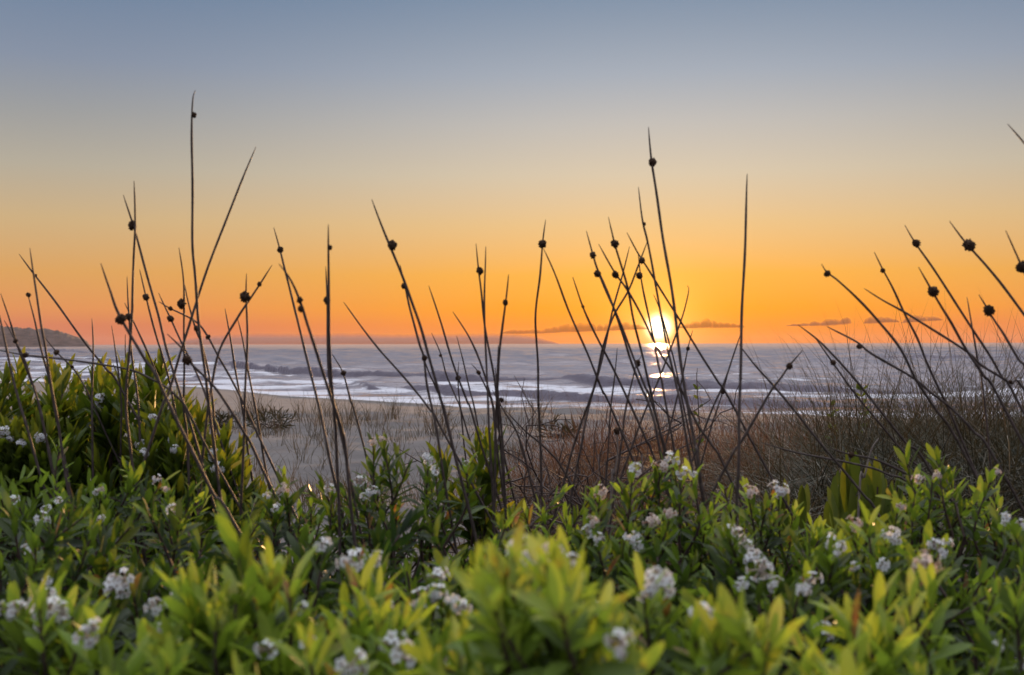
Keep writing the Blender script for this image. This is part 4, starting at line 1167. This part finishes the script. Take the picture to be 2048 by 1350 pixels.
small_bush(440, 13, 42, 70, 'low dark bush on the dune crest, left of its fuller neighbour', 501)
small_bush(540, 12.5, 46, 105, 'fuller low dark bush on the dune crest beside the beach', 502)
small_bush(1125, 11, 46, 105, 'low bush on the crest in front of the sunlit wash', 503)
small_bush(1310, 9, 50, 90, 'low bush on the crest directly below the sun', 504)


def twig_bush(px, Y, label, seed, size):
    r = np.random.default_rng(seed)
    x = (px - 1024) / F * Y
    base = np.array((x, Y, float(ground_z(x, Y)[0])))
    g = Geo()

    def grow(p, d, ln, rad, depth):
        pts = [p]
        for k in range(3):
            d = unit(d + r.normal(0, .42, 3) * np.array((1, .6, .8)) + np.array((0, 0, .05)))
            pts.append(pts[-1] + d * ln * r.uniform(.7, 1.2))
            if depth > 0 and r.uniform() < .75:
                grow(pts[-1], unit(d + r.normal(0, .8, 3)), ln * .72, rad * .7, depth - 1)
        g.tube(pts, np.linspace(rad, rad * .6, 4), 5)
    for q in range(9):
        grow(np.array((r.normal(0, .05), r.normal(0, .05), 0)), unit(np.array((r.normal(0, .7), r.normal(0, .4), 1))), size, .0050, 3)
    root = tag(empty('twiggy_bush', base), label, 'bush', 'bare twiggy bushes in the grass')
    link('branches', g.mesh('branches', M_twig), root)


twig_bush(1130, 3.4, 'bare zigzag twigs of a leafless bush in front of pale sand', 601, .125)
twig_bush(1250, 3.3, 'bare tangled bush low in the reddish grass', 602, .11)
twig_bush(1050, 3.3, 'bare sprawling bush beside the centre rush clump', 603, .10)


def stalk_plant(px, Y, ytop, label, seed, name, knobs):
    r = np.random.default_rng(seed)
    top = P(px, ytop, Y); base = np.array((top[0] - .02, Y, float(ground_z(top[0], Y)[0])))
    g, l = Geo(), Geo()
    sp = spline([np.zeros(3), (top - base) * .5 + np.array((.02, 0, 0)), top - base], 8)
    g.tube(sp, np.linspace(.004, .0015, len(sp)), 5)
    n = knobs
    s = r.uniform(.45, 1.0, n); i = (s * (len(sp) - 1)).astype(int)
    a = r.uniform(0, 6.28, n)
    d = unit(np.stack((np.cos(a), np.sin(a) * .6, r.uniform(.1, .9, n)), -1))
    l.leaves(sp[i], d, unit(r.normal(0, 1, (n, 3)) + np.array((0, -1.2, 0))), r.uniform(.022, .042, n), r.uniform(.008, .016, n), .15, .3, np.clip(r.normal(.3, .15, n), 0, 1))
    root = tag(empty(name, base), label, 'plant')
    link('stem', g.mesh('stem', M_bark), root); link('foliage', l.mesh('foliage', M_dark_leaf), root)


stalk_plant(1722, 4.6, 768, 'leafy dark weed standing up in the right-hand grass', 701, 'weed', 22)
stalk_plant(1393, 4.6, 745, 'thin seed stalk with small pods right of the sun glitter', 702, 'seed_stalk', 14)
stalk_plant(1660, 4.4, 800, 'short broad-leaved weed in the grass beside the leaning rush', 703, 'weed', 14)


# ------------------------------------------------------------------ haze over the bay
def build_haze():
    x, y0, y1, z0, z1 = 26000.0, -80.0, 8600.0, -6.0, 52.0
    V = [(a, b, c) for c in (z0, z1) for b in (y0, y1) for a in (-x, x)]
    Q = [(0, 2, 3, 1), (4, 5, 7, 6), (0, 1, 5, 4), (2, 6, 7, 3), (0, 4, 6, 2), (1, 3, 7, 5)]
    m, nt, out = new_mat('sea_haze')
    v = nt.nodes.new('ShaderNodeVolumePrincipled')
    v.inputs['Color'].default_value = (0.95, 0.80, 0.70, 1)
    v.inputs['Density'].default_value = 0.00002
    v.inputs['Anisotropy'].default_value = 0.2
    nt.links.new(v.outputs[0], out.inputs['Volume'])
    tag(link('haze', mesh_np('haze', V, Q, m, smooth=False)), 'thin sea haze softening the headland', kind='stuff')


build_haze()
